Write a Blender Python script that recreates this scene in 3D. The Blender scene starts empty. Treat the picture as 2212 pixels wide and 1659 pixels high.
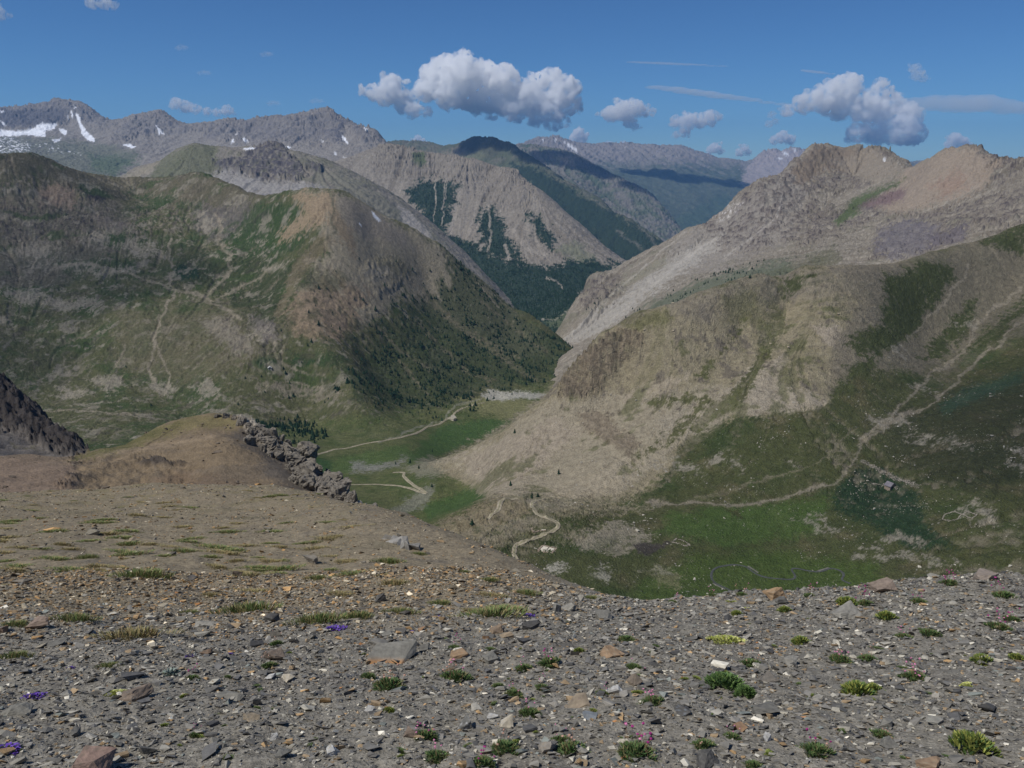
import bpy, bmesh, math, random, time
import numpy as np
from mathutils import Vector, Matrix
T0 = time.time()
random.seed(7)
RNG = np.random.default_rng(11)
SC = bpy.context.scene
COL = SC.collection
PITCH = math.radians(16.0)
CP, SP = math.cos(PITCH), math.sin(PITCH)
SUN_EL, SUN_AZ = math.radians(57), math.radians(-119)      # azimuth from straight ahead; negative is to the left
FW, FH, FF = 2212.0, 1659.0, 1722.0     # drawing units used for the survey of the valley, focal length in the same units

# ---------------------------------------------------------------- survey helpers
def bearing(u, v):
    """direction of a sight line: (across / ahead, up / ahead)"""
    x = (u-FW/2)/FF; y = (FH/2-v)/FF
    Yd = CP + y*SP; Zd = -SP + y*CP
    return x/Yd, Zd/Yd
def at(u, v, Y):
    a, e = bearing(u, v)
    return Vector((a*Y, Y, e*Y))
def project(X, Y, Z):
    d = Y*CP - Z*SP; up = Y*SP + Z*CP
    return FW/2 + FF*X/d, FH/2 - FF*up/d

# ---------------------------------------------------------------- noise
def _hash(ix, iy, seed):
    h = (ix.astype(np.uint32)*np.uint32(374761393) + iy.astype(np.uint32)*np.uint32(668265263) + np.uint32(seed*974711 & 0xffffffff))
    h = (h ^ (h >> np.uint32(13)))*np.uint32(1274126177)
    return h ^ (h >> np.uint32(16))
_ang = np.arange(256)*2*np.pi/256
_GX, _GY = np.cos(_ang).astype(np.float32), np.sin(_ang).astype(np.float32)
def pnoise(x, y, seed=0):
    xf = np.floor(x); yf = np.floor(y)
    ix = xf.astype(np.int64); iy = yf.astype(np.int64)
    fx = (x-xf).astype(np.float32); fy = (y-yf).astype(np.float32)
    sx = fx*fx*fx*(fx*(fx*6-15)+10); sy = fy*fy*fy*(fy*(fy*6-15)+10)
    def g(dx, dy):
        h = (_hash(ix+dx, iy+dy, seed) & np.uint32(255)).astype(np.int64)
        return _GX[h]*(fx-dx) + _GY[h]*(fy-dy)
    n0 = g(0,0)*(1-sx)+g(1,0)*sx; n1 = g(0,1)*(1-sx)+g(1,1)*sx
    return (n0*(1-sy)+n1*sy)*1.5
def fbm(x, y, octv=5, seed=0, gain=.5, ridged=False):
    s = 0; a = 1.0; t = 0
    for o in range(octv):
        n = pnoise(x, y, seed+o*17)
        if ridged: n = 1-2*np.abs(n)
        s = s + a*n; t += a*a; a *= gain
        x, y = (x*1.62-y*1.18)+13.7, (x*1.18+y*1.62)+5.1
    return s/math.sqrt(t)
def sstep(a, b, x):
    t = np.clip((x-a)/(b-a), 0, 1); return t*t*(3-2*t)
def lin(c):
    c = np.asarray(c, dtype=np.float64)/255.0
    return np.where(c <= .04045, c/12.92, ((c+.055)/1.055)**2.4)
KALB = 1.25
def alb(r, g, b): return (lin((r, g, b))*KALB).astype(np.float32)

# ---------------------------------------------------------------- thin plate interpolation
def tps(P, vals, lam=1e-5):
    n = len(P)
    d2 = ((P[:, None]-P[None])**2).sum(-1)
    K = .5*d2*np.log(d2+1e-12) + lam*np.eye(n)
    A = np.zeros((n+3, n+3)); A[:n, :n] = K; A[:n, n] = 1; A[:n, n+1:] = P; A[n, :n] = 1; A[n+1:, :n] = P.T
    w = np.linalg.solve(A, np.concatenate([vals, np.zeros(3)]))
    return w
def tps_eval(P, w, qx, qy):
    out = np.full(qx.shape, w[-3], dtype=np.float32) + np.float32(w[-2])*qx + np.float32(w[-1])*qy
    for (px, py), wi in zip(P, w[:-3]):
        d2 = (qx-np.float32(px))**2 + (qy-np.float32(py))**2 + np.float32(1e-12)
        out += np.float32(.5*wi)*d2*np.log(d2)
    return out

# ---------------------------------------------------------------- landform patch
class Land:
    def __init__(s, name, a0, a1, na, Y0, Y1, nr, ctrl, lam=1e-5, behind=None, ymap=None):
        """ctrl: (u,v,Y) points; behind: ridge lines as (list of (u,v,Y), range factor, drop)"""
        s.name = name; s.na, s.nr = na, nr
        pts = []
        for c in ctrl:
            if len(c) == 4:   # (a, Y, z, 'w') straight in world terms
                pts.append((c[0], math.log(c[1]), c[2]/c[1])); continue
            a, e = bearing(c[0], c[1])
            Y = c[2] if c[2] > 0 else c[2]/e
            pts.append((a, math.log(Y), e))
        for line, fac, drop in (behind or []):
            for u, v, Y in line:
                a, e = bearing(u, v)
                pts.append((a, math.log(Y*fac), e-drop))
        pts = np.array(pts)
        s.av = np.linspace(a0, a1, na); 
        s.lv = np.linspace(math.log(Y0), math.log(Y1), nr) if ymap is None else np.interp(np.linspace(0, 1, nr), ymap[0], np.log(ymap[1]))
        s.yv = np.exp(s.lv)
        P = pts[:, :2].copy(); s.ks = .6; P[:, 1] *= s.ks
        w = tps(P, pts[:, 2], lam)
        A, L = np.meshgrid(s.av.astype(np.float32), (s.lv*s.ks).astype(np.float32))
        e = tps_eval(P, w, A, L)
        s.A = A.astype(np.float64); s.Y = np.repeat(s.yv[:, None], na, 1); s.X = s.A*s.Y
        s.Z = e.astype(np.float64)*s.Y
        s.refresh()
    def refresh(s):
        s.U, s.V = project(s.X, s.Y, s.Z)
    def grad(s, Z=None):
        Z = s.Z if Z is None else Z
        aj = (s.av[-1]-s.av[0])/(s.na-1)
        zi, zj = np.gradient(Z)
        Yi = np.gradient(s.yv)[:, None]
        zx = zj/(aj*s.Y); zy = zi/Yi - zx*s.A
        return zx, zy
    def streaks(s, wl, length, steps=10, seed=3, Z=None):
        """noise drawn out along the fall line: gullies, scree runs"""
        zx, zy = s.grad(Z)
        m = np.sqrt(zx*zx+zy*zy)+1e-6
        dx, dy = -zx/m, -zy/m
        aj = (s.av[-1]-s.av[0])/(s.na-1); Yi = np.gradient(s.yv)[:, None]
        N = fbm(s.X/wl, s.Y/wl, 3, seed, .6).astype(np.float32)
        h = length/steps
        si = (dy/Yi*h).astype(np.float32); sj = ((dx-s.A*dy)/(aj*s.Y)*h).astype(np.float32)
        I0, J0 = np.meshgrid(np.arange(s.nr, dtype=np.float32), np.arange(s.na, dtype=np.float32), indexing='ij')
        acc = N.copy()
        for sg in (1, -1):
            I, J = I0.copy(), J0.copy()
            for k in range(steps):
                ii = np.clip(np.rint(I), 0, s.nr-1).astype(np.int32); jj = np.clip(np.rint(J), 0, s.na-1).astype(np.int32)
                I += sg*si[ii, jj]; J += sg*sj[ii, jj]
                ii = np.clip(np.rint(I), 0, s.nr-1).astype(np.int32); jj = np.clip(np.rint(J), 0, s.na-1).astype(np.int32)
                acc += N[ii, jj]
        acc -= acc.mean(); acc /= acc.std()+1e-9
        return acc
    def prep(s, wpx=60, seed=1):
        """noise fields for ragged edges; wavelength grows with range so the raggedness is alike near and far"""
        ux, uy = s.A*FF/wpx, np.log(s.Y)*FF*.9/wpx
        s.w1 = fbm(ux, uy, 5, seed+101, .6).astype(np.float32); s.w2 = fbm(ux, uy, 5, seed+202, .6).astype(np.float32)
        s.f1 = fbm(s.A*FF/9, np.log(s.Y)*FF*1.1/9, 3, seed+303, .7).astype(np.float32)
        s.f2 = fbm(s.A*FF/3.2, np.log(s.Y)*FF*1.1/3.2, 2, seed+404, .7).astype(np.float32)
        s.col = np.zeros(s.X.shape+(3,), np.float32)
    def sd(s, pts, warp=10):
        pts = np.asarray(pts, float)
        m = warp*2.5+60
        u0, v0 = pts.min(0)-m; u1, v1 = pts.max(0)+m
        sel = (s.U > u0) & (s.U < u1) & (s.V > v0) & (s.V < v1)
        out = np.full(s.U.shape, -1e3, np.float32)
        if not sel.any(): return out
        U = (s.U[sel] + warp*s.w1[sel]).astype(np.float32); V = (s.V[sel] + warp*.7*s.w2[sel]).astype(np.float32)
        d = np.full(U.shape, 1e9, np.float32); ins = np.zeros(U.shape, bool)
        n = len(pts)
        for i in range(n):
            ax, ay = pts[i]; bx, by = pts[(i+1) % n]
            ex, ey = bx-ax, by-ay; L2 = ex*ex+ey*ey+1e-9
            t = np.clip(((U-ax)*ex+(V-ay)*ey)/L2, 0, 1)
            d = np.minimum(d, (U-ax-t*ex)**2+(V-ay-t*ey)**2)
            c = ((ay > V) != (by > V))
            ins ^= c & (U < (bx-ax)*(V-ay)/(by-ay if by != ay else 1e-9)+ax)
        d = np.sqrt(d); out[sel] = np.where(ins, d, -d)
        return out
    def mpoly(s, pts, soft=12, warp=10, streak=None, sk=0, fine=0):
        d = s.sd(pts, warp)
        if streak is not None: d = d + sk*streak
        rag = max(fine, min(soft*1.1, 12))
        return sstep(-soft*.6, soft*.6, d + rag*s.f1 + rag*.5*s.f2)
    def mline(s, pts, width, warp=4, soft=None):
        pts = np.asarray(pts, float); soft = soft or width*.7
        m = warp*3+width*3+20
        u0, v0 = pts.min(0)-m; u1, v1 = pts.max(0)+m
        sel = (s.U > u0) & (s.U < u1) & (s.V > v0) & (s.V < v1)
        out = np.zeros(s.U.shape, np.float32)
        if not sel.any(): return out
        U = s.U[sel]+warp*s.w1[sel]; V = s.V[sel]+warp*.7*s.w2[sel]
        d = np.full(U.shape, 1e9)
        for i in range(len(pts)-1):
            ax, ay = pts[i]; bx, by = pts[i+1]
            ex, ey = bx-ax, by-ay; L2 = ex*ex+ey*ey+1e-9
            t = np.clip(((U-ax)*ex+(V-ay)*ey)/L2, 0, 1)
            d = np.minimum(d, (U-ax-t*ex)**2+(V-ay-t*ey)**2)
        k_ = .62
        out[sel] = (1-sstep(k_*width-soft*.4, k_*width+soft*.7, np.sqrt(d)+s.f1[sel]*width*.55+s.f2[sel]*width*.3))*np.clip(.75+.45*s.w2[sel]+.25*s.f1[sel], .15, 1)
        return out
    def paint(s, m, c, k=1.0):
        m = (np.clip(m*k, 0, 1))[..., None].astype(np.float32)
        s.col += (np.asarray(c, np.float32)-s.col)*m
    def speckle(s, dark, light, kd=.35, kl=.3, wl=3.0, seed=500):
        """small stones, cracks and tussocks: fine spots of darker and paler cover"""
        n = fbm(s.A*FF/wl, np.log(s.Y)*FF*1.2/wl, 3, seed, .75); b = .5+.5*np.clip(s.w1+.5*s.f1, -1, 1)
        s.paint(sstep(.35, 1.1, n+.4*s.f1)*b, dark, kd)
        s.paint(sstep(.45, 1.2, -n+.4*s.f1)*(1.1-b), light, kl)
    def z_at(s, x, y):
        """height of the built surface"""
        x = np.asarray(x, float); y = np.asarray(y, float)
        j = np.clip((x/y-s.av[0])/(s.av[1]-s.av[0]), 0, s.na-1.001)
        i = np.interp(y, s.yv, np.arange(s.nr)); i = np.clip(i, 0, s.nr-1.001)
        i0 = i.astype(int); j0 = j.astype(int); fi = i-i0; fj = j-j0
        Z = s.Z
        return (Z[i0, j0]*(1-fi)*(1-fj)+Z[i0+1, j0]*fi*(1-fj)+Z[i0, j0+1]*(1-fi)*fj+Z[i0+1, j0+1]*fi*fj)
    def hit(s, u, v, ymin=0):
        """first place where a sight line meets the land"""
        a, e = bearing(u, v)
        y = np.exp(np.linspace(s.lv[0], s.lv[-1], s.nr*3))
        y = y[y > ymin]
        z = s.z_at(a*y, y)
        k = np.nonzero(z/y >= e)[0]
        if len(k) == 0:
            return None
        k = k[0]; Y = y[k]
        if k > 0:
            g0 = z[k-1]/y[k-1]-e; g1 = z[k]/y[k]-e
            Y = y[k-1]+(y[k]-y[k-1])*(-g0)/(g1-g0+1e-12)
        return Vector((a*Y, Y, float(s.z_at(a*Y, Y))))
    def build(s, mat, kind='structure'):
        V = np.stack([s.X, s.Y, s.Z], -1).reshape(-1, 3)
        idx = np.arange(s.nr*s.na).reshape(s.nr, s.na)
        F = np.stack([idx[:-1, :-1], idx[:-1, 1:], idx[1:, 1:], idx[1:, :-1]], -1).reshape(-1, 4)
        ob = mesh_obj(s.name, V, F, mat, col=s.col.reshape(-1, 3), smooth=True)
        ob['kind'] = kind
        s.ob = ob
        return ob

def mesh_obj(name, V, F, mat, col=None, smooth=False, parent=None, link=True):
    """F: (n,k) array of one face size"""
    V = np.asarray(V, np.float32); F = np.asarray(F, np.int32)
    me = bpy.data.meshes.new(name)
    me.vertices.add(len(V)); me.vertices.foreach_set('co', V.ravel())
    k = F.shape[1]
    me.loops.add(F.size); me.loops.foreach_set('vertex_index', F.ravel())
    me.polygons.add(len(F)); me.polygons.foreach_set('loop_start', np.arange(0, F.size, k, dtype=np.int32))
    try: me.polygons.foreach_set('loop_total', np.full(len(F), k, np.int32))
    except Exception: pass
    if smooth: me.polygons.foreach_set('use_smooth', np.ones(len(F), bool))
    else: me.polygons.foreach_set('use_smooth', np.zeros(len(F), bool))
    if col is not None:
        at_ = me.attributes.new('Col', 'FLOAT_COLOR', 'POINT')
        c = np.ones((len(V), 4), np.float32); c[:, :3] = col
        at_.data.foreach_set('color', c.ravel())
    me.update(calc_edges=True); me.validate()
    if mat: me.materials.append(mat)
    ob = bpy.data.objects.new(name, me)
    if link: COL.objects.link(ob)
    if parent: ob.parent = parent
    return ob

def tag(o, label, cat, group=None, kind=None):
    o['label'] = label; o['category'] = cat
    if group: o['group'] = group
    if kind: o['kind'] = kind
    return o

# ---------------------------------------------------------------- materials
def land_mat(name, s1, s2, var=.35, bump=.4, bdist=1.0, rough=.95, grit=None):
    """colour from the land's own cover map, broken up by two sizes of mottling and a bumped surface"""
    m = bpy.data.materials.new(name); m.use_nodes = True
    nt = m.node_tree; N = nt.nodes; Lk = nt.links
    b = N['Principled BSDF']; b.inputs['Roughness'].default_value = rough
    b.inputs['Specular IOR Level'].default_value = .15
    at_ = N.new('ShaderNodeAttribute'); at_.attribute_name = 'Col'
    tc = N.new('ShaderNodeTexCoord')
    def noise(sc, det=4):
        n = N.new('ShaderNodeTexNoise'); n.inputs['Scale'].default_value = sc; n.inputs['Detail'].default_value = det; n.inputs['Roughness'].default_value = .65
        Lk.new(tc.outputs['Object'], n.inputs['Vector']); return n
    n1, n2 = noise(1/s1), noise(1/s2, 3)
    ad = N.new('ShaderNodeMath'); ad.operation = 'ADD'; Lk.new(n1.outputs['Fac'], ad.inputs[0]); Lk.new(n2.outputs['Fac'], ad.inputs[1])
    mr = N.new('ShaderNodeMapRange'); mr.inputs['From Min'].default_value = .7; mr.inputs['From Max'].default_value = 1.3
    mr.inputs['To Min'].default_value = 1-var; mr.inputs['To Max'].default_value = 1+var
    Lk.new(ad.outputs[0], mr.inputs['Value'])
    mx = N.new('ShaderNodeVectorMath'); mx.operation = 'SCALE'
    Lk.new(at_.outputs['Color'], mx.inputs[0]); Lk.new(mr.outputs[0], mx.inputs['Scale'])
    Lk.new(mx.outputs[0], b.inputs['Base Color'])
    bp = N.new('ShaderNodeBump'); bp.inputs['Strength'].default_value = bump; bp.inputs['Distance'].default_value = bdist
    Lk.new(ad.outputs[0], bp.inputs['Height']); Lk.new(bp.outputs[0], b.inputs['Normal'])
    return m
def col_mat(name, rough=.9, spec=.15, sc=40, var=.3, bump=.3, bdist=.01, trans=0):
    m = land_mat(name, 1/sc*3, 1/sc, var, bump, bdist, rough)
    m.node_tree.nodes['Principled BSDF'].inputs['Specular IOR Level'].default_value = spec
    return m
def flat_mat(name, c, rough=.9, sc=3.0, var=.25, bump=.2, bdist=.02):
    m = bpy.data.materials.new(name); m.use_nodes = True
    nt = m.node_tree; N = nt.nodes; Lk = nt.links
    b = N['Principled BSDF']; b.inputs['Roughness'].default_value = rough; b.inputs['Specular IOR Level'].default_value = .15
    tc = N.new('ShaderNodeTexCoord')
    n = N.new('ShaderNodeTexNoise'); n.inputs['Scale'].default_value = sc; n.inputs['Detail'].default_value = 5
    Lk.new(tc.outputs['Object'], n.inputs['Vector'])
    r = N.new('ShaderNodeValToRGB')
    c = np.asarray(c, float)
    r.color_ramp.elements[0].position = .3; r.color_ramp.elements[0].color = (*np.clip(c*(1-var), 0, 1), 1)
    r.color_ramp.elements[1].position = .7; r.color_ramp.elements[1].color = (*np.clip(c*(1+var), 0, 1), 1)
    Lk.new(n.outputs['Fac'], r.inputs[0]); Lk.new(r.outputs[0], b.inputs['Base Color'])
    bp = N.new('ShaderNodeBump'); bp.inputs['Strength'].default_value = bump; bp.inputs['Distance'].default_value = bdist
    Lk.new(n.outputs['Fac'], bp.inputs['Height']); Lk.new(bp.outputs[0], b.inputs['Normal'])
    return m
HAZE, EXPO = 3.1e-5, -0.28
# ================================================================ LANDFORMS
GRN  = alb(58, 66, 40); GRN2 = alb(54, 72, 38); GRND = alb(42, 54, 34); OLV = alb(86, 82, 60); MOSS = alb(72, 74, 50)
TAN  = alb(138, 126, 108); PINK = alb(156, 144, 126); BEI = alb(150, 138, 116); GRY = alb(140, 136, 130); GRYD = alb(88, 86, 88)
ROCK = alb(112, 106, 98); ROKD = alb(58, 55, 54); DIRT = alb(100, 86, 66); PALE = alb(176, 170, 156); FOR = alb(30, 50, 34)
SNOW = np.array((.86, .88, .92), np.float32); PURP = alb(104, 88, 96)

def mix(a, b, t): return a+(b-a)*t
def ground_mix(s, cols, fields):
    """several covers blended by noise fields"""
    s.paint(np.ones_like(s.w1), cols[0])
    for c, f in zip(cols[1:], fields): s.paint(f, c)
def cliffs(s, m, band, h, seed, tilt=(0, 0), warp=.35):
    """stepped rock beds where m is set: benches in z along a tilted bedding"""
    q = (s.Z + tilt[0]*s.X + tilt[1]*s.Y)/band + warp*fbm(s.X/band/6, s.Y/band/6, 3, seed)
    fr = q-np.floor(q)
    st = sstep(.0, .35, fr)-fr
    brk = .5+.8*fbm(s.X/band/1.5, s.Y/band/1.5, 4, seed+5, .6)
    s.Z += m*h*(st + brk*.5)
    return fr

# ---------------- near slope (where the photographer stands)
near = Land('gravel_slope', -2.1, 2.1, 1500, .55, 62, 640, [
    (-1, .55, -1.55, 0), (0, .55, -1.55, 0), (1, .55, -1.55, 0), (-1, 1.2, -1.62, 0), (0, 1.2, -1.62, 0), (1, 1.2, -1.62, 0)]
    + [(u, 1659, 1.95) for u in (-300, 0, 550, 1106, 1660, 2212, 2500)]
    + [(u, 1500, 2.65) for u in (-300, 0, 550, 1106, 1660, 2212, 2500)]
    + [(u, 1400, 3.3) for u in (-300, 0, 370, 740, 1106, 1500, 1850)] + [(2212, 1400, 3.35), (2500, 1400, 3.4), (2212, 1310, 4.1), (2500, 1310, 4.1), (1900, 1330, 4.0), (1550, 1340, 4.0)]
    + [(u, 1290, 4.6) for u in (-300, 0, 370, 740, 1106)]
    + [(u, 1200, 6.5) for u in (-300, 0, 370, 740)] + [(u, 1150, 8.5) for u in (-200, 0, 300, 600)] + [(u, 1100, 12.5) for u in (-150, 0, 300, 550)]
    + [(-100, 1075, 18), (0, 1070, 19), (206, 1072, 18), (52, 1064, 22), (137, 1061, 22.5), (206, 1061, 22.5), (275, 1054, 23), (344, 1050, 23.5), (412, 1051, 23), (515, 1058, 22), (584, 1068, 21), (653, 1082, 19.5), (758, 1109, 17)],
    behind=[([(826, 1136, 15), (898, 1160, 13.5), (984, 1184, 11.5), (1053, 1211, 10), (1142, 1239, 8.6), (1208, 1263, 7.4), (1294, 1279, 6.3), (1364, 1291, 5.6), (1454, 1296, 5.2), (1574, 1285, 5.0), (1712, 1286, 4.9), (1774, 1281, 4.9), (1952, 1260, 4.9), (2038, 1250, 5.0), (2117, 1246, 5.0), (2212, 1252, 4.8), (2400, 1255, 4.8)], 1.0, 0.0),
            ([(826, 1136, 15), (898, 1160, 13.5), (984, 1184, 11.5), (1053, 1211, 10), (1142, 1239, 8.6), (1208, 1263, 7.4), (1294, 1279, 6.3), (1364, 1291, 5.6), (1454, 1296, 5.2), (1574, 1285, 5.0), (1712, 1286, 4.9), (1774, 1281, 4.9), (1952, 1260, 4.9), (2038, 1250, 5.0), (2117, 1246, 5.0), (2212, 1252, 4.8), (2400, 1255, 4.8)], 1.45, .10),
            ([(984, 1184, 11.5), (1208, 1263, 7.4), (1364, 1291, 5.6), (1574, 1285, 5.0), (1774, 1281, 4.9), (2038, 1250, 5.0), (2212, 1252, 4.8), (2400, 1255, 4.8)], 3.5, .30),
            ([(-100, 1066, 23), (137, 1061, 23), (344, 1050, 23.5), (515, 1058, 22), (653, 1082, 19.5), (758, 1109, 17)], 1.4, .06),
            ([(-100, 1066, 23), (137, 1061, 23), (344, 1050, 23.5), (515, 1058, 22), (653, 1082, 19.5), (758, 1109, 17)], 2.3, .16)])
near.prep(70, 5)
d_ = near.Y
near.Z += .05*fbm(near.X/1.3, near.Y/1.3, 4, 2)*np.minimum(1, d_/6) + .018*fbm(near.X/.28, near.Y/.28, 4, 9, .6) + .10*fbm(near.X/5, near.Y/5, 3, 4)*np.minimum(1.5, d_/12)
near.refresh()
GRAV = alb(112, 110, 106); EARTH = alb(127, 116, 96); EARTHG = alb(118, 110, 92)
near.paint(np.ones_like(near.w1), alb(122, 117, 106))
tanm = sstep(-40, 60, (1345-near.V) - np.maximum(0, near.U-900)*.18 + near.w1*40) * sstep(1500, 1150, near.U+near.w2*60)
near.paint(tanm, EARTH)
near.paint(sstep(.1, .9, near.w2+.3*near.f1)*tanm, EARTHG, .8)
near.paint(sstep(.2, .9, fbm(near.X/.5, near.Y/.5, 4, 77)), alb(86, 82, 78), .5)
near.paint(sstep(.25, 1., fbm(near.X/1.4, near.Y/1.1, 4, 79))*tanm*sstep(4.5, 8, near.Y), OLV, .55)
near.paint(sstep(1150, 1060, near.V)*sstep(-.2, .8, near.w1)*tanm, alb(112, 104, 66), .5)
near.build(land_mat('gravel_ground', .05, .012, .55, .8, .012))

# ---------------- knoll with the rocky rib
knoll_ridge = [(69, 978, 86), (155, 986, 90), (206, 973, 94), (309, 938, 100), (361, 915, 104), (412, 905, 107), (467, 898, 108), (508, 902, 106), (536, 912, 104), (565, 940, 101), (600, 962, 98), (641, 985, 95), (665, 1020, 91), (704, 1046, 87), (751, 1082, 82), (785, 1100, 79), (809, 1124, 75), (850, 1160, 68), (900, 1190, 60)]
knoll = Land('rocky_knoll', -.98, -.05, 620, 30, 250, 520,
    [(0, 1090, 60), (150, 1100, 60), (300, 1090, 62), (450, 1085, 63), (600, 1110, 60), (700, 1150, 55), (-200, 1050, 62), (-200, 990, 80), (0, 986, 83), (0, 1040, 70),
     (150, 1030, 74), (69, 985, 84), (155, 1000, 82), (292, 980, 86), (412, 958, 88), (474, 947, 88.5), (498, 954, 88), (550, 985, 85.5), (600, 1020, 81), (636, 1047, 78), (704, 1098, 71), (740, 1130, 66),
     (300, 1040, 75), (412, 1020, 78), (480, 1010, 79), (540, 1040, 76), (420, 1060, 71), (560, 1070, 71), (250, 1010, 80), (480, 925, 99), (380, 935, 97), (300, 955, 94), (560, 955, 97), (620, 1000, 90), (680, 1060, 80)],
    behind=[(knoll_ridge, 1.0, 0), (knoll_ridge, 1.12, .05), (knoll_ridge, 1.6, .22), ([(-250, 985, 86), (0, 985, 86)], 1.4, .1)], lam=2e-5)
knoll.prep(40, 8)
kst = knoll.streaks(2.5, 14, 12, 4)
out1 = knoll.mpoly([(150, 985), (300, 985), (430, 1000), (420, 1075), (330, 1085), (300, 1050), (200, 1090), (120, 1070), (160, 1030)], 12, 22)
knoll.Z += .55*fbm(knoll.X/14, knoll.Y/14, 4, 12) + .05*kst + .35*fbm(knoll.X/3, knoll.Y/3, 4, 15, .6)*(.15+out1) 
craggy = out1*sstep(.15, .7, fbm(knoll.X/5, knoll.Y/5, 4, 21))
knoll.Z += craggy*.35*(.4+fbm(knoll.X/1.4, knoll.Y/1.4, 4, 22, .65, True))
rib = [(525, 905), (550, 935), (590, 965), (625, 985), (655, 1022), (690, 1048), (740, 1085), (780, 1102), (805, 1122)]
ribm = knoll.mline(rib, 14, 6, 14)
knoll.Z += ribm*.7*(fbm(knoll.X/2.5, knoll.Y/2.5, 5, 31, .6, True))
knoll.refresh()
knoll.paint(np.ones_like(knoll.w1), alb(114, 100, 80))
knoll.paint(sstep(-.3, 1, kst+knoll.w1), alb(104, 93, 78), .8)
knoll.paint(knoll.mpoly([(-250, 990), (60, 985), (160, 1000), (170, 1050), (100, 1100), (-250, 1120)], 25, 12), alb(116, 101, 86))
knoll.paint(knoll.mpoly([(530, 915), (640, 1000), (700, 1060), (860, 1170), (700, 1120), (600, 1055), (560, 985), (500, 945)], 22, 10, kst, 4), alb(90, 83, 74), .9)  # knoll's right side: its shade is put into the colour as dark grey
knoll.paint(knoll.mpoly([(380, 1010), (700, 1090), (700, 1180), (300, 1180), (300, 1060)], 30, 15), alb(104, 88, 72), .6)
knoll.paint(knoll.mpoly([(160, 990), (300, 932), (412, 898), (470, 893), (510, 905), (520, 925), (430, 925), (330, 955), (240, 985)], 9, 8), alb(106, 98, 68), .85)
knoll.paint(knoll.mpoly([(150, 995), (206, 972), (309, 936), (412, 903), (380, 920), (300, 958), (220, 985)], 8, 6), alb(84, 82, 52), .8)
knoll.paint(knoll.mline([(210, 984), (292, 972), (412, 952), (474, 941), (500, 950)], 5, 4, 9), alb(140, 124, 102), .6)
knoll.paint(knoll.mline([(305, 968), (345, 946), (362, 933), (384, 920)], 1.6, 3, 2), alb(46, 38, 30), .8)
knoll.paint(craggy, ROKD, .8)
knoll.paint(ribm, alb(150, 143, 130)); knoll.paint(ribm*sstep(.2, .8, knoll.f1), alb(96, 90, 82), .7)
knoll.speckle(alb(70, 60, 50), alb(150, 134, 112), .4, .3, 4)
knoll.build(land_mat('knoll_earth', 1.2, .25, .28, .6, .3))

# ---------------- dark spur at the edge
spur_l = [(-120, 770, 300), (-40, 800, 300), (0, 816, 300), (14, 826, 300), (34, 853, 300), (52, 873, 298), (82, 890, 295), (103, 914, 290), (131, 938, 285), (155, 959, 280), (186, 976, 272), (215, 990, 262)]
spur = Land('dark_spur', -.95, -.46, 260, 170, 520, 260,
    [(-100, 960, 230), (0, 985, 225), (100, 1005, 222), (180, 1010, 225), (0, 900, 270), (60, 940, 260), (110, 970, 250), (-100, 860, 270)],
    behind=[(spur_l, 1, 0), (spur_l, 1.12, .06), (spur_l, 1.6, .2)])
spur.prep(40, 3)
sps = spur.streaks(6, 30, 10, 8)
spur.Z += 1.4*fbm(spur.X/18, spur.Y/18, 5, 6, .55) + .15*sps
crag = spur.mpoly([(-100, 780), (0, 805), (60, 870), (110, 905), (190, 970), (150, 985), (100, 965), (40, 930), (-100, 900)], 12, 16)
spur.Z += crag*2.6*fbm(spur.X/7, spur.Y/7, 5, 9, .62, True)
spur.refresh()
spur.paint(np.ones_like(spur.w1), alb(86, 82, 78)); spur.paint(sstep(0, 1, sps), alb(104, 98, 92), .7)
spur.paint(crag, alb(58, 54, 52)); spur.paint(crag*sstep(.3, 1, spur.f1), alb(92, 88, 84), .7)
spur.paint(sstep(.2, 1, spur.w2)*(1-crag), OLV, .5)
spur.build(land_mat('spur_scree', 4, .9, .3, .6, 1.0))

# ---------------- the valley with its two flanks
left_sky = [(-200, 325, 1650), (0, 333, 1700), (69, 335, 1720), (103, 343, 1740), (137, 357, 1770), (172, 369, 1810), (206, 381, 1860), (247, 387, 1900), (292, 385, 1910), (344, 385, 1900), (378, 383, 1880), (410, 379, 1860), (440, 375, 1830), (457, 381, 1800), (481, 391, 1760), (515, 405, 1700), (550, 416, 1640), (577, 421, 1600), (612, 416, 1550), (653, 410, 1500), (701, 407, 1470), (728, 410, 1470), (758, 419, 1480), (779, 433, 1490), (814, 457, 1500), (848, 474, 1520), (900, 501, 1540), (951, 532, 1560), (985, 560, 1570), (1037, 601, 1575), (1071, 632, 1575), (1106, 663, 1575), (1140, 680, 1580), (1174, 704, 1560), (1209, 728, 1520), (1236, 749, 1470)]
right_sky = [(930, 1000, 690), (977, 982, 690), (1019, 965, 686), (1070, 941, 680), (1118, 913, 674), (1142, 889, 668), (1170, 865, 663), (1190, 841, 660), (1221, 814, 655), (1239, 786, 652), (1266, 765, 650), (1290, 728, 645), (1312, 718, 648), (1350, 694, 655), (1381, 673, 660), (1432, 660, 668), (1499, 639, 675), (1540, 625, 682), (1591, 608, 690), (1646, 594, 700), (1729, 582, 710), (1798, 574, 722), (1830, 573, 730), (1865, 572, 745), (1897, 571, 760), (1949, 564, 790), (2004, 545, 820), (2072, 529, 850), (2127, 515, 870), (2176, 495, 890), (2212, 481, 900), (2400, 440, 930)]
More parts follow.
